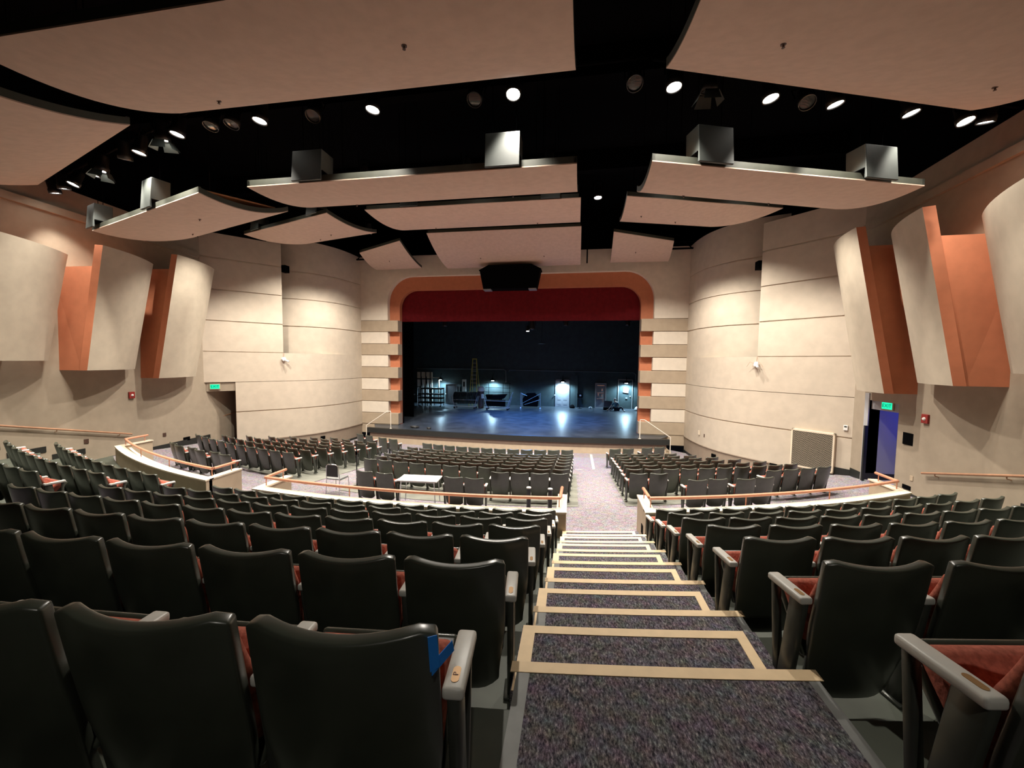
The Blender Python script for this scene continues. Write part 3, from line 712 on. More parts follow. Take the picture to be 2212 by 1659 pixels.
# the solidify direction may point backwards: push to the front when it does
for me, lo in ((me_shell, -.001), (me_pad, .02)):
    ymin = min(v.co.y for v in me.vertices)
    if ymin < lo-.012:
        th = .042 if me is me_shell else .035
        for v in me.vertices: v.co.y += th
d_ = Vector((0, .597, .80)); n_ = Vector((0, -.80, .597)); A_ = Vector((0, .205, .335)); 
def wedge(t0, t1, l0, l1): return [tuple((A_+d_*l+n_*t)[1:]) for l, t in ((l0, t0), (l1, t0), (l1, t1), (l0, t1))]
mb = MB(); mb.prism(wedge(0, .085, .0, .27), 'x', -.222, .222); me_cush = baked(mb, 'seat_cushion_mesh', M['copper'], [('BEVEL', dict(width=.028, segments=4, limit_method='ANGLE', angle_limit=R(40)))])
mb = MB(); mb.prism(wedge(-.022, .012, -.06, .285), 'x', -.228, .228); me_pan = baked(mb, 'seat_pan_mesh', M['shell'], [('BEVEL', dict(width=.012, segments=2, limit_method='ANGLE', angle_limit=R(40)))])
mb = MB(); mb.b2((-.030, .115, .572), (.030, .345, .607)); me_arm = baked(mb, 'armrest_mesh', M['arm'], [('BEVEL', dict(width=.011, segments=3, limit_method='ANGLE', angle_limit=R(40)))])
mb = MB(); mb.bar((0, .318, .575), (0, .265, .0), .034, .034, up=(0, 1, 0)); mb.prism([(.118, .575), (.205, .575), (.285, 0), (.205, 0)], 'x', -.016, .016); mb.b2((-.035, .18, 0), (.035, .31, .018))
me_std = baked(mb, 'standard_mesh', M['steel'], [('BEVEL', dict(width=.005, segments=1, limit_method='ANGLE', angle_limit=R(40)))])
mb = MB(); mb.prism([(.011*math.cos(a)*1.0, .011*math.sin(a)+(.016 if math.sin(a) >= 0 else -.016)) for a in [2*math.pi*(i+.5)/20 for i in range(20)]], 'z', 0, .002)
me_plate = mb.mesh('row_plate_mesh', M['brass'])
def mk(name, me, parent, loc=(0, 0, 0)):
    o = bpy.data.objects.new(name, me); COL.objects.link(o); o.parent = parent; o.location = loc; return o
HW = .265
def proto(sides, plates):
    t = empty('theatre_seat'); mk('back_shell', me_shell, t); mk('back_pad', me_pad, t); mk('seat_pan', me_pan, t); mk('seat_cushion', me_cush, t)
    for s in sides:
        a = mk('armrest', me_arm, t, (s*HW, 0, 0)); mk('standard', me_std, t, (s*HW, 0, 0))
        if s in plates: mk('row_plate', me_plate, a, (0, .165, .6065))
    return t
seats = []   # section, row, index, count, loc, rot, scale, arms, plates
def put(sec, row, idx, r, phi, z, sc, arms, plates, rot=None, from_=None):
    p = (r*math.sin(phi), YC-r*math.cos(phi), z); q = px((p[0], p[1], z+.75))
    near = p[2] > 3
    if not q or not ((-700 if near else -90) < q[0] < (3200 if near else 2310) and 900 < q[1] < 2600) or p[1] < .42: return
    seats.append(dict(sec=sec, row=row, idx=idx, loc=p, rot=phi if rot is None else rot, sc=sc, arms=arms, plates=plates, size=sc/q[2], q=q))
for k in range(7):
    rb = RA+.936-DR*k; z = zk(k)
    a = math.asin((3.17+.014*k)/rb); n = 12
    for i in range(n): put('rear centre block', k, i, rb, a-(i+.5)*2*a/n, z, 1, (1, -1) if i == n-1 else (1,), (1,) if i == 0 else ((-1,) if i == n-1 else ()))
    for s, sec in ((1, 'rear right block'), (-1, 'rear left block')):
        a0 = math.asin((4.535+.045*k)/rb); a1 = math.asin((10.65-.28*(6-k))/rb); n = max(3, round((a1-a0)*rb/.568))
        for i in range(n): put(sec, k, i, rb, s*(a0+(i+.5)*(a1-a0)/n), z, 1.04, (-s, s) if i == n-1 else (-s,), (-s,) if i == 0 else ())
LR_ = [14.1, 15.72, 16.42, 17.1, 17.8, 18.5, 19.22, 19.97]
XE = [7.45, 7.7, 8.27, 8.88, 9.42, 9.99, 10.66, 11.29]
LSC = 1.09
for j, r in enumerate(LR_):
    row = 8-j; a = math.asin((3.56-.02*j)/r)
    for i in range(12):
        if j == 7 and i > 3: continue
        put('front centre block', j, i, r, a-(i+.5)*2*a/12, fz(r)+.012, LSC, (1, -1) if i == (3 if j == 7 else 11) else (1,), (1,) if i == 0 else ())
    for s, sec in ((1, 'front right block'), (-1, 'front left block')):
        r1 = {1: 14.6}.get(j+1, r*1.052)
        a0 = math.asin((5.10 if s > 0 else 4.95+.14*j*(j < 7)+(.9 if j == 7 else 0))/r); a1 = math.asin((XE[j]+(0 if s > 0 else .05*j))/r1)
        n = 4 if j == 0 else max(4, round((a1-a0)*(r+r1)/2/.585))
        for i in range(n):
            if s > 0 and j == 7 and 2 <= i < n-4: continue
            u = (i+.5)/n; ph = a0+(a1-a0)*u; rr = r+(r1-r)*u
            if j == 0 and i >= 2: ph += .022
            last = i == n-1 or (s > 0 and j == 7 and i == 1) or (j == 0 and i == 1)
            arms = (-s, s) if last else (-s,)
            put(sec, j, i, rr, s*ph, fz(rr)+.012, LSC, arms, (-s,) if i == 0 else (), rot=s*(ph-R(6.5)*(r1 > r+.3)))
for sec, prs in (('front centre block', [(.37, .93, 20.95), (-2.2, -1.58, 21.05)]), ('front right block', [(6.75, 7.33, 21.12), (8.05, 8.62, 21.3)]), ('front left block', [(-7.3, -7.86, 21.6), (-8.5, -9.05, 21.8), (-9.68, -10.22, 22.0)])):
    for n_pair, (xa, xb, r) in enumerate(prs):
        for e, x in enumerate((xa, xb)):
            sgn = 1 if (x > (xa+xb)/2) else -1
            ph = math.asin(x/r)
            put(sec, 8, n_pair*2+e, r, ph, fz(r), LSC, (-1, 1) if (sec != 'front right block' or sgn < 0) else (1,), (), rot=ph-math.copysign(R(9)*(abs(ph) > .25), ph))
ORD = ['first', 'second', 'third', 'fourth', 'fifth', 'sixth', 'seventh', 'eighth', 'ninth', 'tenth', 'eleventh', 'twelfth', 'thirteenth', 'fourteenth', 'fifteenth']
def seat_label(d):
    i, sec = ORD[d['idx']], d['sec']
    if sec.startswith('rear'): row = ORD[6-d['row']]
    else: row = ORD[d['row']]
    if d['row'] == 8 and sec.startswith('front'): return 'green loose paired seat behind the %s, %s from its aisle end' % (sec, i)
    side = 'right aisle' if 'centre' in sec else 'aisle'
    return 'green tip-up seat, %s from %s, row %s of %s' % (i, side, {'first': 'one', 'second': 'two', 'third': 'three', 'fourth': 'four', 'fifth': 'five', 'sixth': 'six', 'seventh': 'seven', 'eighth': 'eight'}[row], sec)
order = sorted(range(len(seats)), key=lambda i: -seats[i]['size'])
indiv, rest = order[:300], order[300:]
print('SEATS', len(seats), 'individual', len(indiv), 'rest', len(rest))
protos = {}
near_seat = None
for i in indiv:
    d = seats[i]; key = (d['arms'], d['plates'])
    if key not in protos: protos[key] = t = proto(*key)
    else: t = copy_tree(protos[key])
    d['obj'] = t
    t.location = d['loc']; t.rotation_euler = (0, 0, d['rot']); t.scale = (d['sc'],)*3
    tag(t, seat_label(d), 'seat', 'theatre seats in the '+d['sec'])
    if d['sec'] == 'rear centre block' and d['row'] == 0 and d['idx'] == 0: near_seat = t
if rest:
    vs, fs, mi = [], [], []; mats = [M['shell'], M['copper'], M['arm'], M['steel']]
    def addm(me, mtx, k):
        o = len(vs); vs.extend([tuple(mtx @ v.co) for v in me.vertices])
        for p in me.polygons: fs.append(tuple(j+o for j in p.vertices)); mi.append(k)
    for i in rest:
        d = seats[i]; mt = Matrix.Translation(d['loc']) @ Matrix.Rotation(d['rot'], 4, 'Z') @ Matrix.Scale(d['sc'], 4)
        addm(me_shell, mt, 0); addm(me_pad, mt, 1); addm(me_pan, mt, 0); addm(me_cush, mt, 1)
        for s in d['arms']:
            m2 = mt @ Matrix.Translation((s*HW, 0, 0)); addm(me_arm, m2, 2); addm(me_std, m2, 3)
    me = bpy.data.meshes.new('far_seats'); me.from_pydata(vs, [], fs); me.update()
    for x in mats: me.materials.append(x)
    for p, k in zip(me.polygons, mi): p.material_index = k; p.use_smooth = True
    try: me.set_sharp_from_angle(angle=R(50))
    except Exception: pass
    o = bpy.data.objects.new('theatre_seats', me); COL.objects.link(o)
    tag(o, 'green and copper tip-up seats in the rows closest to the stage', 'seat', 'theatre seats by the stage', 'stuff')
# letter on the nearest armrest plate, blue tape on the seat corner
def text_mesh(txt, size, ma, parent, loc, rot=(0, 0, 0), name='letter', depth=.0006):
    cu = bpy.data.curves.new('txt', 'FONT'); cu.body = txt; cu.size = size; cu.align_x = 'CENTER'; cu.align_y = 'CENTER'; cu.extrude = depth
    o = bpy.data.objects.new('txt', cu); COL.objects.link(o); dg = bpy.context.evaluated_depsgraph_get()
    me = bpy.data.meshes.new_from_object(o.evaluated_get(dg)); bpy.data.objects.remove(o); bpy.data.curves.remove(cu)
    me.materials.clear(); me.materials.append(ma)
    n = bpy.data.objects.new(name, me); COL.objects.link(n); n.parent = parent; n.location = loc; n.rotation_euler = rot; return n
if near_seat:
    for ch in near_seat.children:
        if ch.name.startswith('armrest') and ch.location.x > 0:
            pl = [c for c in ch.children if c.name.startswith('row_plate')]
            if pl: text_mesh('P', .022, M['ink'], pl[0], (0, 0, .0022), (0, 0, math.pi/2))
    l = near_seat.location; rz = near_seat.rotation_euler.z
    t = MB()
    t.add([(.226, .030, .815), (.246, .040, .815), (.252, .042, .735), (.232, .030, .73)], [(0, 1, 2, 3)])
    t.add([(.236, .030, .75), (.238, .028, .722), (.278, .085, .742), (.274, .082, .77)], [(0, 1, 2, 3)])
    o = t.build('tape_piece', M['bluetape'], fix=False); so = o.modifiers.new('solid', 'SOLIDIFY'); so.thickness = .002
    o.location = l; o.location.y -= .004; o.rotation_euler.z = rz
    tag(o, 'torn blue painter tape stuck on the corner of the nearest seat back', 'tape')
# ------------------------------------------------------------------ front house odds and ends
zt = fz(20.75)
t = empty('table', (-.68, 9.82, zt), R(4), 'small white topped table behind the front centre seats with papers on it', 'table')
MB().b2((-.56, -.28, .70), (.56, .28, .73)).build('tabletop', M['white'], t, bevel=.006)
for sx_ in (-1, 1):
    for sy_ in (-1, 1): MB().tube([(sx_*.46, sy_*.2, .70), (sx_*.50, sy_*.23, 0)], .014, 8).build('leg', M['chrome'], t, True)
MB().b2((-.48, -.21, .66), (.48, .21, .70)).build('apron', M['alu'], t)
for i, (x, y, a) in enumerate(((-1.0, 9.75, .3), (-.45, 9.9, -.2))):
    tag(MB().box((0, 0, 0), (.3, .22, .004)).build('paper_sheet', M['paper'], loc=(x, y, zt+.734)), 'white paper sheet lying on the %s half of the white table' % ('left', 'right')[i], 'paper', 'papers on the table').rotation_euler.z = a
t = empty('stacking_chair', (-3.45, 10.2, fz(20.6)), R(-4), 'black stacking chair with chrome tube frame left of the loose seats', 'chair')
mb = MB()
for s in (-1, 1):
    mb.tube([(s*.23, -.20, 0), (s*.22, -.17, .46), (s*.20, -.20, .86), (s*.14, -.21, .92), (0, -.21, .925)], .012, 8)
    mb.tube([(s*.23, .26, 0), (s*.22, .22, .45), (s*.22, -.17, .46)], .012, 8)
mb.build('frame', M['chrome'], t, True)
MB().b2((-.21, -.17, .455), (.21, .25, .50)).build('seat', M['alu'], t, bevel=.015)
MB().prism([(-.19, .56), (.19, .56), (.17, .90), (-.17, .90)], 'y', -.215, -.185).build('backrest', M['blackgloss'], t, bevel=.01)
t = empty('microphone_stand', (-3.42, 11.2, fz(19.6)), 0, 'black upright stand pole beside the front centre seats', 'stand')
MB().tube([(0, 0, 0), (0, 0, 1.5)], .018, 8).build('pole', M['blackgloss'], t, True)
MB().lathe([(0, .03), (.13, .02), (.14, 0)], n=16).build('base', M['blackgloss'], t)
MB().tube([(0, 0, 1.05), (0, 0, 1.15)], .03, 8).build('clutch', M['black'], t, True)
for x, nm in ((2.36, 'left'), (2.92, 'right')):
    t = empty('floor_post', (x, 9.75, fz(20.8)), 0, 'black round post with white cap behind front centre seats, %s of two' % nm, 'post', 'black posts with white caps')
    MB().tube([(0, 0, 0), (0, 0, .66)], .055, 14).build('post', M['blackgloss'], t, True)
    MB().lathe([(0, .69), (.06, .685), (.065, .66), (0, .66)], n=14).build('cap', M['white'], t)
# exit signs
def exit_sign(p, rz, label):
    t = empty('exit_sign', p, rz, label, 'exit sign', 'green exit signs')
    MB().box((0, 0, 0), (.40, .05, .26)).build('housing', M['tanface'], t, bevel=.008)
    MB().box((0, -.028, 0), (.34, .006, .20)).build('lit_panel', M['exitgreen'], t)
    text_mesh('EXIT', .15, M['exitletter'], t, (0, -.0325, 0), (math.pi/2, 0, 0), 'lettering')
exit_sign((side_x(13.2)-.03+.1, 13.18, 3.57), R(-90)+.09, 'green lit exit sign above the blue doorway on the right wall')
exit_sign((-12.72, 14.98, 3.5), R(-42)+R(90)-R(6), 'green lit exit sign over the dark passage on the left')
# alarms, plates, thermostat
for s, nm in ((1, 'right'), (-1, 'left')):
    y = 11.6; t = empty('fire_alarm', (s*side_x(y), y, 3.4), s*R(-90), 'red fire alarm strobe box on the %s side wall' % nm, 'fire alarm', 'fire alarm strobes')
    MB().box((0, -.03, 0), (.19, .06, .24)).build('box', M['red'], t, bevel=.01)
    MB().lathe([(0, -.1), (.03, -.09), (.045, -.06)], c=(0, 0, 0), n=10, mx=Matrix.Rotation(R(-90), 3, 'X')).build('strobe', M['white'], t)
def wall_plate(s, y, z, wy, h, ma, label, name='wall_plate', cat='wall plate'):
    o = MB().box((0, 0, 0), (.02, wy, h)).build(name, M[ma], loc=(s*(side_x(y)-.008), y, z), bevel=.004); tag(o, label, cat)
wall_plate(1, 12.17, 2.75, .34, .34, 'black', 'square black panel on the right wall beside the blue doorway')
wall_plate(1, 11.95, 1.70, .10, .14, 'tanface', 'small outlet plate on the right wall below the black panel', 'outlet', 'outlet')
wall_plate(1, 12.1, 1.40, .28, .12, 'black', 'low black floor light on the right wall above the rail', 'step_light', 'step light')
wall_plate(-1, 12.78, 1.69, .13, .15, 'darkwood', 'small dark outlet on the left wall right of the handrail', 'outlet', 'outlet')
wall_plate(-1, 13.73, 1.33, .30, .16, 'black', 'low black step light on the left wall near the exit', 'step_light', 'step light')
wall_plate(-1, 10.14, 1.98, .13, .15, 'darkwood', 'small brown outlet under the left wall handrail', 'outlet', 'outlet')
cdir = Vector((12.97-11.78, 14.68-16.0)).normalized(); cn = Vector((-cdir.y, cdir.x)); cn = -cn if cn.x > 0 else cn
ang = math.atan2(cdir.y, cdir.x)
def on_curve(sx_, off=0.): p = Vector((11.78, 16.0))+cdir*sx_*1.777+cn*off; return p
ma = bpy.data.materials.new('woven_grille'); ma.use_nodes = True; nt = ma.node_tree; b = nt.nodes['Principled BSDF']
tc = nt.nodes.new('ShaderNodeTexCoord'); mp = nt.nodes.new('ShaderNodeMapping'); mp.inputs['Rotation'].default_value = (R(90), 0, 0)
br = nt.nodes.new('ShaderNodeTexBrick'); br.inputs['Color1'].default_value = (.40, .34, .25, 1); br.inputs['Color2'].default_value = (.33, .28, .20, 1); br.inputs['Mortar'].default_value = (.035, .03, .022, 1)
br.inputs['Scale'].default_value = 1; br.inputs['Brick Width'].default_value = .075; br.inputs['Row Height'].default_value = .036; br.inputs['Mortar Size'].default_value = .011
nt.links.new(tc.outputs['Object'], mp.inputs[0]); nt.links.new(mp.outputs[0], br.inputs[0]); nt.links.new(br.outputs[0], b.inputs[0]); M['weave'] = ma
p = on_curve(.385, .10)
t = empty('air_grille', (p.x, p.y, .95), ang, 'large square woven metal air grille low on the right curved wall', 'grille')
MB().b2((-.62, -.02, .06), (.62, .0, 1.36)).build('mesh_panel', M['weave'], t)
mb = MB()
for a_, b_ in (((-.66, -.03, 0), (-.61, .12, 1.42)), ((.61, -.03, 0), (.66, .12, 1.42)), ((-.66, -.03, 1.36), (.66, .12, 1.42)), ((-.66, -.03, 0), (.66, .12, .06))): mb.b2(a_, b_)
mb.build('frame', M['cap'], t)
p = on_curve(.90, .02)
t = empty('thermostat', (p.x, p.y, 2.62), ang, 'small white thermostat on the right curved wall above the grille', 'thermostat')
MB().box((0, -.01, 0), (.12, .04, .18)).build('case', M['white'], t, bevel=.008); MB().box((0, -.032, .04), (.07, .004, .05)).build('screen', M['boxgrey'], t)
tag(MB().box((0, 0, 0), (.14, .02, .2)).build('wall_plate', M['cap'], loc=(9.56, 19.62, 1.42)), 'pale blank plate on the right curved wall near the stage', 'wall plate').rotation_euler.z = R(-80)
tag(MB().box((0, 0, 0), (.07, .02, .16)).build('light_switch', M['darkwood'], loc=(9.68, 19.22, 1.36)), 'small dark switch on the right curved wall near the stage', 'switch').rotation_euler.z = R(-75)
for x, y, z, rz, lb_ in ((9.9, 18.55, .56, -66, 'black step light low on the right curved wall near the stage'), (11.35, 16.35, .78, -47, 'black step light low on the right curve beside the grille'), (-9.9, 18.55, .56, 66, 'black step light low on the left curved wall near the stage'), (-11.6, 16.1, .78, 47, 'black step light low on the left curve by the exit')):
    tag(MB().box((0, 0, 0), (.24, .06, .16)).build('step_light', M['black'], loc=(x, y, z)), lb_, 'step light', 'step lights').rotation_euler.z = R(rz)
# twin head floodlights under the wall slots, dark speakers in the slots
for s, nm in ((1, 'right'), (-1, 'left')):
    q = MAIN[iS]; p = Vector((s*q.x, q.y)); nn = Vector((-s*.80, -.60))
    t = empty('flood_light', (p.x+nn.x*.02, p.y+nn.y*.02, 4.78), s*R(-53), 'white emergency floodlight with trailing wires below the %s wall slot' % nm, 'floodlight', 'floodlights on the curved walls')
    MB().lathe([(0, -.12), (.08, -.11), (.11, -.06), (.11, 0)], n=12, mx=Matrix.Rotation(R(-90), 3, 'X')).build('housing', M['white'], t, True)
    MB().tube([(.02, -.10, -.03), (-.16*s*0+.18, -.22, -.12)], [.04, .05], 8).build('arm', M['white'], t, True)
    mb = MB(); mb.tube([(0, -.02, .1), (.01, -.02, .32)], .008, 5)
    if s > 0:
        for a in (-.35, -.1, .2, .3): mb.tube([(0, -.04, 0), (a*.6, -.12, .1), (a, -.10, -.1)], .006, 5)
    mb.build('wire', M['railwood'], t)
    tag(MB().box((0, 0, 0), (.25, .3, .34)).build('speaker', M['black'], loc=(s*10.95, 17.35, 8.85 if s > 0 else 9.3)), 'small black speaker inside the slot of the %s curved wall' % nm, 'speaker', 'speakers in the wall slots')
# black pipes hanging by the front ceiling panels
tag(MB().tube([(4.05, 20.9, 10.05), (4.05, 20.9, 13.4)], .035, 8).build('hanging_pipe', M['black'], None, True), 'black pipe hanging over the proscenium right of centre', 'pipe')
for s, nm in ((1, 'right'), (-1, 'left')):
    mb = MB(); mb.tube([(s*6.6, 21.3, 10.75), (s*9.6, 21.3, 10.75)], .05, 8); mb.tube([(s*6.6, 21.3, 11.1), (s*9.6, 21.3, 11.1)], .05, 8); mb.tube([(s*9.4, 21.3, 10.75), (s*9.0, 21.3, 11.1)], .03, 6)
    tag(mb.build('truss', M['black'], None, True), 'black truss over the %s end of the proscenium wall' % nm, 'truss', 'trusses by the proscenium')
# ------------------------------------------------------------------ the stage
def wall_lamp(x, y, z, label, power):
    t = empty('wall_lamp', (x, y, z), 0, label, 'lamp', 'cool wall lamps at the back of the stage')
    MB().tube([(0, .35, .55), (0, .1, .5), (0, 0, .22)], .018, 6).build('bracket', M['black'], t, True)
    MB().lathe([(.03, .24), (.06, .2), (.26, .06), (.28, .02)], n=18).build('shade', M['black'], t, True, fix=False)
    MB().lathe([(0, -.02), (.1, -.015), (.16, .03), (.1, .12), (0, .14)], n=14).build('bulb', M['lenscool'], t, True)
    ld = bpy.data.lights.new('lamp', 'SPOT'); ld.energy = power; ld.color = COOL; ld.spot_size = R(165); ld.spot_blend = .5; ld.shadow_soft_size = .16
    o = bpy.data.objects.new('lamp', ld); COL.objects.link(o); o.parent = t; o.location = (0, 0, -.05)
for x, nm in ((-8.43, 'far left, beside the white panels'), (-3.66, 'between ladder and carts'), (2.56, 'above the panelled door'), (7.9, 'at far right above the taped notice')):
    wall_lamp(x, 33.25 if x > -8 else 33.0, 3.05, 'bright cool wall lamp %s on the stage back wall' % nm, 1200)
for i, (x, z, sc) in enumerate(((.31, 6.85, 1.2), (.62, 6.95, 2.0))):
    light_fixture((x, 26.0, z), (x+.1, 24.4, 0) if i == 0 else (x, 27.2, 0), True, 'bright bluish work light hanging over the stage, %s one' % ('smaller left', 'larger right')[i], 4200, col=(.10, .33, 1.0), size=R(110), name='work_light', scale=sc, group='blue work lights over the stage')
tag(MB().tube([(-7, 26.0, 7.7), (8, 26.0, 7.7)], .03, 8).build('batten_pipe', M['black'], None, True), 'black batten pipe across the stage above the work lights', 'pipe')
for x in (-5.6, 2.9, 6.9):
    light_fixture((x, 26.0, 7.2), (x, 27, 0), False, 'dark unlit stage lantern on the batten, %s' % {-5.6: 'far left', 2.9: 'right of the work lights', 6.9: 'far right'}[x], name='stage_lantern', scale=1.5, group='dark stage lanterns')
t = empty('shelf_light', (.96, 30.0, 6.2), 0, 'small pale lamp shade hanging below the work lights', 'light'); MB().lathe([(0, .1), (.12, .08), (.3, 0)], n=14).build('shade', M['alu'], t, True, fix=False); MB().tube([(0, 0, .1), (0, 0, 7.72)], .008, 5).build('cord', M['black'], t)
# doors on the back wall
def door(name, x0, x1, z1, ma, panels, knob_x, frame_m, label=None):
    t = empty(name, ((x0+x1)/2, 33.76, ZS)); t['kind'] = 'structure'; w_, h = x1-x0, z1-ZS
    mb = MB(); mb.b2((-w_/2, -.03, .01), (w_/2, .03, h)); mb.build('door_leaf', M[ma], t)
    if panels:
        mb = MB()
        for cx in (-.25, .25):
            for a_, b_ in ((.06, .18), (.24, .56), (.62, .92)):
                x, z0, z1_ = cx*w_*.95, a_*h, b_*h
                mb.b2((x-w_*.17, -.034, z0), (x+w_*.17, -.028, z1_)); mb.b2((x-w_*.13, -.044, z0+.05), (x+w_*.13, -.03, z1_-.05))
        mb.build('door_panels', M[ma], t, bevel=.006)
    mb = MB(); mb.b2((-w_/2-.08, -.02, 0), (-w_/2, .05, h+.08)); mb.b2((w_/2, -.02, 0), (w_/2+.08, .05, h+.08)); mb.b2((-w_/2-.08, -.02, h), (w_/2+.08, .05, h+.08)); mb.build('door_frame', M[frame_m], t)
    mb = MB(); mb.lathe([(0, .07), (.035, .06), (.045, .03), (.02, 0)], c=(knob_x, -.03, h*.44), n=10, mx=Matrix.Rotation(R(90), 3, 'X')); mb.build('door_knob', M['white'], t, True)
door('door_1', 1.98, 3.06, 3.18, 'greydoor', True, -.66, 'greydoor')
door('door_2', 7.35, 8.42, 3.28, 'stagewall', False, .4, 'alu')
t = empty('notice', (7.93, 33.66, 2.40), 0, 'white paper notice hanging crooked on the right stage door', 'notice'); MB().box((0, 0, 0), (.42, .02, .36)).build('sheet', M['paper'], t); t.rotation_euler.y = R(8)
tag(MB().box((0, 0, 0), (.16, .03, .14)).build('switch_box', M['alu'], loc=(7.98, 33.7, 1.75)), 'small grey switch box on the right stage door', 'switch')
t = empty('case_lid', (5.8, 33.5, ZS), 0, 'tall grey framed equipment panel leaning on the stage back wall', 'panel')
MB().b2((-.42, 0, .02), (.42, .06, 2.12)).build('panel', M['greydoor'], t)
mb = MB()
for a_, b_ in (((-.46, -.03, 0), (-.40, .08, 2.16)), ((.40, -.03, 0), (.46, .08, 2.16)), ((-.46, -.03, 2.1), (.46, .08, 2.16)), ((-.46, -.03, 0), (.46, .08, .07))): mb.b2(a_, b_)
mb.build('edge_frame', M['alu'], t, bevel=.02)
mb = MB()
for z in (.8, 1.3, 1.95): mb.b2((-.3, -.04, z), (.3, -.01, z+.05))
for x, z in ((.12, 1.5), (.1, 1.0), (.2, .55), (-.2, 1.05)): mb.b2((x-.04, -.05, z), (x+.04, -.01, z+.22))
mb.build('fittings', M['chrome'], t)
t = empty('rolling_case', (-7.4, 33.0, ZS), 0, 'tall grey flight case door with pale edge under the left lamp', 'case')
MB().b2((-.5, 0, .05), (.42, .5, 1.82)).build('case_body', M['greydoor'], t, bevel=.03); mb = MB(); mb.b2((-.55, -.03, 1.80), (.75, .05, 1.88)); mb.b2((.68, -.03, .9), (.75, .05, 1.88)); mb.b2((-.55, -.03, .05), (-.5, .05, 1.88)); mb.build('edge_trim', M['alu'], t, bevel=.02)
MB().lathe([(0, .05), (.06, .03), (.06, 0)], c=(-.52, -.03, .95), n=10, mx=Matrix.Rotation(R(90), 3, 'X')).build('latch', M['white'], t)
t = empty('white_panel_unit', (-10.1, 33.4, ZS), 0, 'tall white panelled unit with dark bars by the left lamp', 'cabinet')
MB().b2((-.72, 0, 0), (.72, .12, 2.2)).build('body', M['white'], t); MB().b2((-.72, -.02, 2.32), (.72, .12, 2.9)).build('header', M['cap'], t)
mb = MB()
for x in (-.35, .12, .55): mb.b2((x-.035, -.04, 0), (x+.035, 0, 2.9))
for z in (.7, 1.5): mb.b2((-.72, -.04, z), (-.35, 0, z+.06))
mb.build('bars', M['black'], t)
t = empty('window_frame', (-8.9, 32.9, ZS), 0, 'white wooden frame with crossbars left of the left lamp', 'frame')
mb = MB()
for x in (-.33, .33): mb.b2((x-.05, 0, .2), (x+.05, .06, 2.42))
for z in (.9, 1.45, 2.38): mb.b2((-.38, 0, z), (.38, .06, z+.07))
mb.build('timber', M['fabriccream'], t)
t = empty('wall_box', (-6.3, 33.5, 2.5), 0, 'narrow white electrical box on the stage wall beside the ladder', 'electrical box'); MB().b2((-.25, 0, -.5), (.1, .15, .6)).build('box', M['white'], t); MB().b2((-.15, -.01, -.05), (.0, .02, .4)).build('window', M['black'], t)
# conduits along the wall
mb = MB(); mb.tube([(-11, 33.7, 4.05), (-2.75, 33.7, 4.07), (-2.55, 33.7, 3.95), (-2.52, 33.7, 3.0)], .045, 8); mb.lathe([(0, 0), (.08, 0), (.08, .1), (0, .1)], c=(-2.52, 33.7, 2.9), n=10)
tag(mb.build('conduit', M['conduit'], None, True), 'grey conduit pipe bending down over the stage carts', 'pipe', 'conduits on the stage wall')
mb = MB(); mb.tube([(-2.3, 33.72, 3.9), (-2.2, 33.72, 4.02), (8.5, 33.72, 3.95), (8.72, 33.72, 3.8), (8.72, 33.72, 3.2)], .03, 8)
tag(mb.build('conduit', M['conduit'], None, True), 'thin grey conduit pipe along the right half of the stage wall', 'pipe', 'conduits on the stage wall')
# step ladder
t = empty('step_ladder', (-5.05, 32.2, ZS), 0, 'tall yellow step ladder with silver rungs on the stage', 'ladder'); H = 4.12
for s in (-1, 1):
    MB().bar((s*.36, -.55, 0), (s*.17, 0, H), .05, .04).build('side_rail', M['yellow'], t); MB().bar((s*.40, .75, 0), (s*.17, .06, H), .035, .03).build('rear_leg', M['yellow'], t)
for i in range(1, 12):
    f = i/12; w_ = .36-.19*f; MB().b2((-w_, -.55+.55*f-.05, H*f-.02), (w_, -.55+.55*f+.05, H*f+.02)).build('rung', M['alu'], t)
MB().b2((-.2, -.06, H-.02), (.2, .12, H+.05)).build('top_cap', M['yellow'], t)
# racks and carts
t = empty('platform_rack', (-8.6, 31.4, ZS), 0, 'black rack of stacked platform frames at the left of the stage', 'rack')
for i, z in enumerate((.28, .68, 1.02, 1.5)):
    mb = MB(); w0, w1 = (-1.15, .95) if i < 3 else (-.85, .95); mb.b2((w0, -.4, z), (w1, .4, z+.10)); mb.build('shelf', M['black'], t)
mb = MB()
for x in (-1.1, -.75, -.3, .05, .9):
    for y in (-.38, .38): mb.tube([(x, y, .05), (x, y, 1.55)], .03, 6)
for x in (-.3, -.75): mb.tube([(x, -.38, 1.5), (x-.1, -.38, 2.6)], .035, 6)
mb.build('frame', M['black'], t)
for x in (-1.0, .85): MB().lathe([(0, -.04), (.06, -.04), (.06, .04), (0, .04)], c=(x, -.35, .06), n=10, mx=Matrix.Rotation(R(90), 3, 'X')).build('wheel', M['blackgloss'], t)
t = empty('work_table', (-11.0, 30.6, ZS), 0, 'dark work table with white boards at the far left of the stage', 'table')
MB().b2((-1, -.4, 1.0), (1.0, .4, 1.06)).build('tabletop', M['darkwood'], t); mb = MB(); [mb.b2((x-.04, y-.04, 0), (x+.04, y+.04, 1.0)) for x in (-.9, .9) for y in (-.3, .3)]; mb.build('legs_frame', M['black'], t)
MB().b2((-.8, -.3, .1), (.6, .3, .75)).build('crate', M['black'], t)
for i, (z, x) in enumerate(((1.08, -.1), (1.16, .05))): tag(MB().b2((-.7, -.25, 0), (.75, .25, .05)).build('white_board', M['white'], loc=(-11.0+x, 30.6, ZS+z)), 'white board lying on the dark work table, %s of two' % ('lower', 'upper')[i], 'board', 'white boards on the work table')
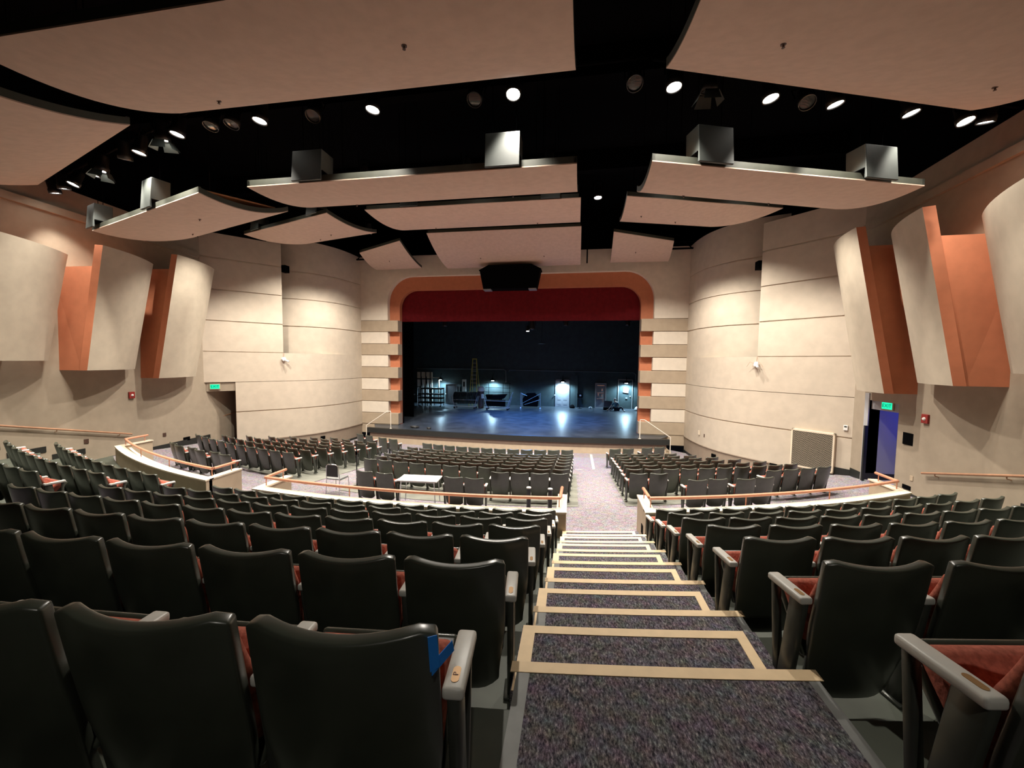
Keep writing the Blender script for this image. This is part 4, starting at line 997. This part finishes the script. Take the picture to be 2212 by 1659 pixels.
def cart(x, y, label, fold):
    t = empty('equipment_cart', (x, y, ZS), 0, label, 'cart', 'stage equipment carts')
    mb = MB(); mb.tube([(-.95, -.3, .18), (.95, -.3, .18), (.95, .3, .18), (-.95, .3, .18), (-.95, -.3, .18)], .025, 6)
    for a in (-1, 1): mb.tube([(a*.85, -.3, .18), (a*1.1, -.3, 1.05)], .025, 6); mb.tube([(a*.85, .3, .18), (a*1.1, .3, 1.05)], .025, 6)
    mb.tube([(-.9, -.3, .2), (1.05, -.3, .95)] if fold else [(-1.1, -.3, .75), (1.1, -.3, .75)], .02, 6)
    mb.build('frame', M['alu'], t, True)
    for a in (-.85, .85):
        for b_ in (-.3, .3): MB().lathe([(0, -.03), (.08, -.03), (.08, .03), (0, .03)], c=(a, b_, .09), n=10, mx=Matrix.Rotation(R(90), 3, 'X')).build('wheel', M['blackgloss'], t)
    return t
t = cart(-5.4, 30.6, 'cart loaded with a row of folded chairs in front of the ladder', False)
for i in range(14):
    x = -.98+.145*i; mb = MB(); mb.prism([(x, 1.0), (x+.06, 1.0), (x+.16, 1.38), (x+.10, 1.38)], 'y', -.35, .35); mb.prism([(x+.02, .45), (x+.06, .45), (x+.06, 1.0), (x+.02, 1.0)], 'y', -.3, .3)
    tag(mb.build('folded_chair', M['blackgloss'], loc=(-5.4, 30.6, ZS), bevel=.01), 'black folded chair on the left stage cart, number %s from its left end' % ORD[i], 'chair', 'folded chairs on the cart')
t = cart(-2.6, 30.4, 'low pipe cart holding dark folded frames right of the ladder', False)
mb = MB(); mb.prism([(-.6, .9), (.5, .95), (.75, 1.3), (-.4, 1.22)], 'y', -.3, .3); mb.build('folded_frames', M['black'], t); mb = MB(); mb.b2((-.95, -.2, .3), (.6, .2, .8)); mb.build('crate', M['black'], t)
MB().tube([(.75, -.33, .2), (1.3, -.33, 1.5)], .025, 6).build('push_bar', M['alu'], t)
t = empty('folded_scaffold', (-.05, 31.6, ZS), 0, 'folded dark scaffold frame with crossed braces on stage left of the door', 'scaffold')
mb = MB()
for a in (-.82, .82): mb.tube([(a, 0, .1), (a, 0, 1.35)], .03, 6); mb.tube([(a*.95, .4, .1), (a*.95, .4, 1.3)], .03, 6)
mb.build('frame', M['alu'], t); mb = MB(); mb.tube([(-.8, -.03, .4), (.82, -.03, 1.3)], .022, 6); mb.tube([(-.8, -.03, 1.3), (-.3, -.03, 1.1)], .022, 6); mb.tube([(-.5, -.03, .35), (.8, -.03, .8)], .022, 6); mb.build('brace', M['alu'], t)
mb = MB(); mb.prism([(-.6, .2), (.6, .2), (.7, 1.0), (.35, 1.35), (-.35, 1.3), (-.7, .8)], 'y', .05, .35); mb.build('folded_deck', M['black'], t, bevel=.03)
for a in (-.82, .82): MB().lathe([(0, -.03), (.07, -.03), (.07, .03), (0, .03)], c=(a, 0, .08), n=10, mx=Matrix.Rotation(R(90), 3, 'X')).build('wheel', M['white'], t)
# railing in front of the second lamp
t = empty('stage_railing', (-3.0, 33.2, ZS), 0, 'thin dark railing section behind the carts below the second lamp', 'railing')
mb = MB(); [mb.tube([(x, 0, 0), (x, 0, 2.0)], .02, 6) for x in (-1.0, .3, .9)]; [mb.tube([(-1.3, 0, z), (1.0, 0, z)], .018, 6) for z in (1.2, 1.6, 2.0)]; mb.build('bars', M['black'], t)
MB().b2((-1.2, -.3, .0), (.2, .2, 1.0)).build('crate', M['black'], t)
# cream hooded prop by the ladder
t = empty('stage_prop', (-4.25, 31.3, ZS), 0, 'dark rounded stage prop with a cream hood and brim beside the ladder', 'prop')
MB().lathe([(0, 0), (.26, 0), (.3, .6), (.27, 1.1), (.3, 1.35), (.26, 1.62), (0, 1.72)], n=18).build('body', M['darkwood'], t, True)
MB().lathe([(.31, 1.42), (.33, 1.5), (.28, 1.72), (.15, 1.82), (0, 1.84)], n=18).build('hood', M['fabriccream'], t, True)
MB().prism([(.2, -.2), (.55, -.12), (.58, .1), (.2, .2)], 'z', 1.46, 1.49).build('brim', M['fabriccream'], t, bevel=.01)
MB().box((.18, -.2, 1.0), (.2, .18, .4)).build('cream_cloth', M['fabriccream'], t, bevel=.05)
# music stand, floor clutter
t = empty('music_stand', (4.05, 33.0, ZS), 0, 'small dark music stand right of the panelled stage door', 'music stand')
MB().box((0, 0, 1.1), (.45, .05, .34), mx=Matrix.Rotation(R(-20), 3, 'X')).build('desk', M['black'], t); MB().tube([(0, 0, 0), (0, 0, 1.0)], .02, 6).build('pole', M['black'], t); MB().lathe([(0, .04), (.2, 0)], n=10).build('base', M['black'], t)
MB().box((.03, -.06, 1.12), (.15, .02, .12)).build('clip_light', M['paper'], t)
for i, (x, y, sx_, lb_) in enumerate(((3.4, 33.1, .3, 'small dark bag on the stage floor right of the panelled door'), (4.95, 33.0, .2, 'small pale object on the stage floor by the back wall'), (8.75, 32.6, .35, 'grey bundle on the stage floor at the far right door'))):
    tag(MB().lathe([(0, .32*sx_/.3), (.5*sx_, .25*sx_/.3), (.8*sx_, .1), (.7*sx_, 0), (0, 0)], n=12).build('bundle', M['black'] if i == 0 else M['alu'], loc=(x, y, ZS), smooth=True), lb_, 'bundle')
t = empty('folding_screen', (-10.3, 29.8, 4.3), R(20), 'small dark monitor with pale edge hung at the left of the stage', 'monitor'); MB().b2((-.4, 0, -.35), (.25, .2, .35)).build('body', M['black'], t, bevel=.02); MB().b2((.25, -.02, -.4), (.31, .2, .4)).build('edge', M['alu'], t)
MB().tube([(0, .1, .3), (0, .1, 9.6)], .02, 6).build('hanger_rod', M['black'], t)
for (x, y, rr, lb_) in ((-5.67, 20.95, .26, 'coil of black cable on the stage edge, larger left one'), (-4.72, 20.75, .12, 'small coil of black cable on the stage edge')):
    mb = MB()
    for j in range(4): mb.tube([(rr*(.7+.12*j)*math.cos(a*.6)+.1*rr*math.sin(a*1.7+j), .6*rr*(.8+.1*j)*math.sin(a*.6), .02+.025*j) for a in range(11)], .016, 6)
    tag(mb.build('cable_coil', M['blackgloss'], loc=(x, y, ZS), smooth=True), lb_, 'cable', 'cables on the stage edge')
# person sitting on the stage floor
def skin_obj(name, verts, edges, radii, ma, parent, root=0, sub=2):
    me = bpy.data.meshes.new(name); me.from_pydata(verts, edges, []); me.materials.append(ma)
    o = bpy.data.objects.new(name, me); COL.objects.link(o); o.parent = parent
    sk = o.modifiers.new('skin', 'SKIN'); sk.use_smooth_shade = True
    for i, r in enumerate(radii): me.skin_vertices[0].data[i].radius = (r, r) if not isinstance(r, tuple) else r
    me.skin_vertices[0].data[root].use_root = True
    s = o.modifiers.new('subsurf', 'SUBSURF'); s.levels = s.render_levels = sub
    dg = bpy.context.evaluated_depsgraph_get(); m2 = bpy.data.meshes.new_from_object(o.evaluated_get(dg)); o.modifiers.clear(); o.data = m2
    m2.materials.clear(); m2.materials.append(ma)
    for p in m2.polygons: p.use_smooth = True
    return o
t = empty('person', (7.05, 32.2, ZS), R(-25), 'person with pale hair sitting on the stage floor in a teal shirt, leaning left', 'person')
bv = [(0, 0, .13), (-.02, 0, .30), (-.07, -.02, .50), (-.10, -.03, .66), (-.13, -.04, .74), (-.15, -.05, .80),            # spine, neck
      (.10, -.02, .13), (.42, -.10, .33), (.60, -.22, .10), (.70, -.30, .05),                                             # right leg
      (-.10, -.10, .13), (-.15, -.45, .34), (-.32, -.35, .08), (-.42, -.42, .05),                                          # left leg
      (.08, -.05, .64), (.18, -.14, .44), (.08, -.30, .34), (-.26, -.06, .62), (-.40, -.18, .40), (-.55, -.28, .16), (-.60, -.31, .09)]
be = [(0, 1), (1, 2), (2, 3), (3, 4), (4, 5), (0, 6), (6, 7), (7, 8), (8, 9), (0, 10), (10, 11), (11, 12), (12, 13), (3, 14), (14, 15), (15, 16), (3, 17), (17, 18), (18, 19), (19, 20)]
br_ = [.15, .15, .16, .13, .06, .055, .10, .075, .05, .045, .10, .075, .05, .045, .075, .05, .035, .075, .05, .035, .03]
skin_obj('body', bv, be, br_, M['skin'], t)
def cloth(name, ids, extra, ma):
    mp_ = {j: i for i, j in enumerate(ids)}; skin_obj(name, [bv[j] for j in ids], [(mp_[a], mp_[b]) for a, b in be if a in mp_ and b in mp_], [br_[j]+extra for j in ids], ma, t)
cloth('shirt', [0, 1, 2, 3, 14, 15, 17, 18], .014, M['shirt']); cloth('trousers', [0, 6, 7, 8, 10, 11, 12], .013, M['trousers'])
mb = MB(); mb.lathe([(0, -.12), (.045, -.115), (.07, -.06), (.085, .0), (.088, .05), (.07, .1), (0, .125)], c=(-.165, -.07, .90), n=16)
mb.add([(-.185, -.165, .90), (-.145, -.165, .90), (-.165, -.185, .875), (-.165, -.15, .93)], [(0, 2, 3), (2, 1, 3), (0, 1, 2)]); mb.build('head', M['skin'], t, True)
for s in (-1, 1):
    MB().lathe([(0, .008), (.008, 0), (0, -.008)], c=(-.165+s*.032, -.147, .915), n=8).build('eye', M['black'], t); MB().lathe([(0, .03), (.015, 0), (0, -.03)], c=(-.165+s*.086, -.07, .90), n=8).build('ear', M['skin'], t)
MB().b2((-.19, -.152, .862), (-.14, -.145, .868)).build('mouth', M['ink'], t)
mb = MB(); mb.lathe([(.092, -.02), (.097, .05), (.08, .11), (0, .138)], c=(-.165, -.06, .90), n=16); mb.build('hair', M['hair'], t, True)
for hx, hy, hz, dx in ((.06, -.34, .33, -1), (-.62, -.33, .06, -1)):
    hv = [(hx, hy, hz)]; he = []; hr = [.03]
    for i, (a, l) in enumerate(((-.5, .075), (-.22, .085), (0, .09), (.22, .08))):
        b0 = (hx+dx*.06, hy-.02+a*.08, hz-.012); b1 = (hx+dx*(.06+l*.5), hy-.02+a*.12, hz-.025); b2_ = (hx+dx*(.06+l), hy-.02+a*.13, hz-.045)
        o_ = len(hv); hv += [b0, b1, b2_]; he += [(0, o_), (o_, o_+1), (o_+1, o_+2)]; hr += [.013, .010, .008]
    o_ = len(hv); hv += [(hx+dx*.02, hy-.06, hz-.01), (hx+dx*.055, hy-.085, hz-.02)]; he += [(0, o_), (o_, o_+1)]; hr += [.013, .010]
    skin_obj('hand', hv, he, hr, M['skin'], t, 0, 1)
for x, y in ((.74, -.33), (-.46, -.46)): MB().lathe([(0, .09), (.05, .08), (.07, .03), (.06, 0), (0, 0)], c=(x, y, 0), n=12).build('shoe', M['alu'], t, True)
t = empty('open_case', (6.35, 32.5, ZS), R(-10), 'open black equipment case beside the sitting person', 'case'); MB().b2((-.35, -.25, 0), (.3, .25, .22)).build('case_body', M['black'], t, bevel=.015); MB().box((-.02, .27, .48), (.65, .05, .5), mx=Matrix.Rotation(R(-14), 3, 'X')).build('lid', M['blackgloss'], t)
# ------------------------------------------------------------------ blue light behind the right doorway
t = empty('blue_lamp', (side_x(13.2)+1.7, 12.2, 3.6), 0, 'blue lamp lighting the corridor behind the right doorway', 'lamp')
MB().lathe([(0, .12), (.08, .1), (.1, 0), (0, -.02)], n=12).build('shade', M['blackgloss'], t)
ld = bpy.data.lights.new('lamp', 'POINT'); ld.energy = 60; ld.color = (.02, .06, 1.0); ld.shadow_soft_size = .1
o = bpy.data.objects.new('lamp', ld); COL.objects.link(o); o.parent = t; o.location = (0, 0, -.12)
t = empty('bulletin_board', (side_x(13.2)+2.38, 12.9, 2.3), R(-90), 'dark framed board on the blue corridor wall', 'frame'); MB().b2((-.35, -.04, -.5), (.35, 0, .5)).build('board', M['boxgrey'], t); MB().b2((-.1, -.05, -.2), (.14, -.03, .05)).build('paper', M['paper'], t)
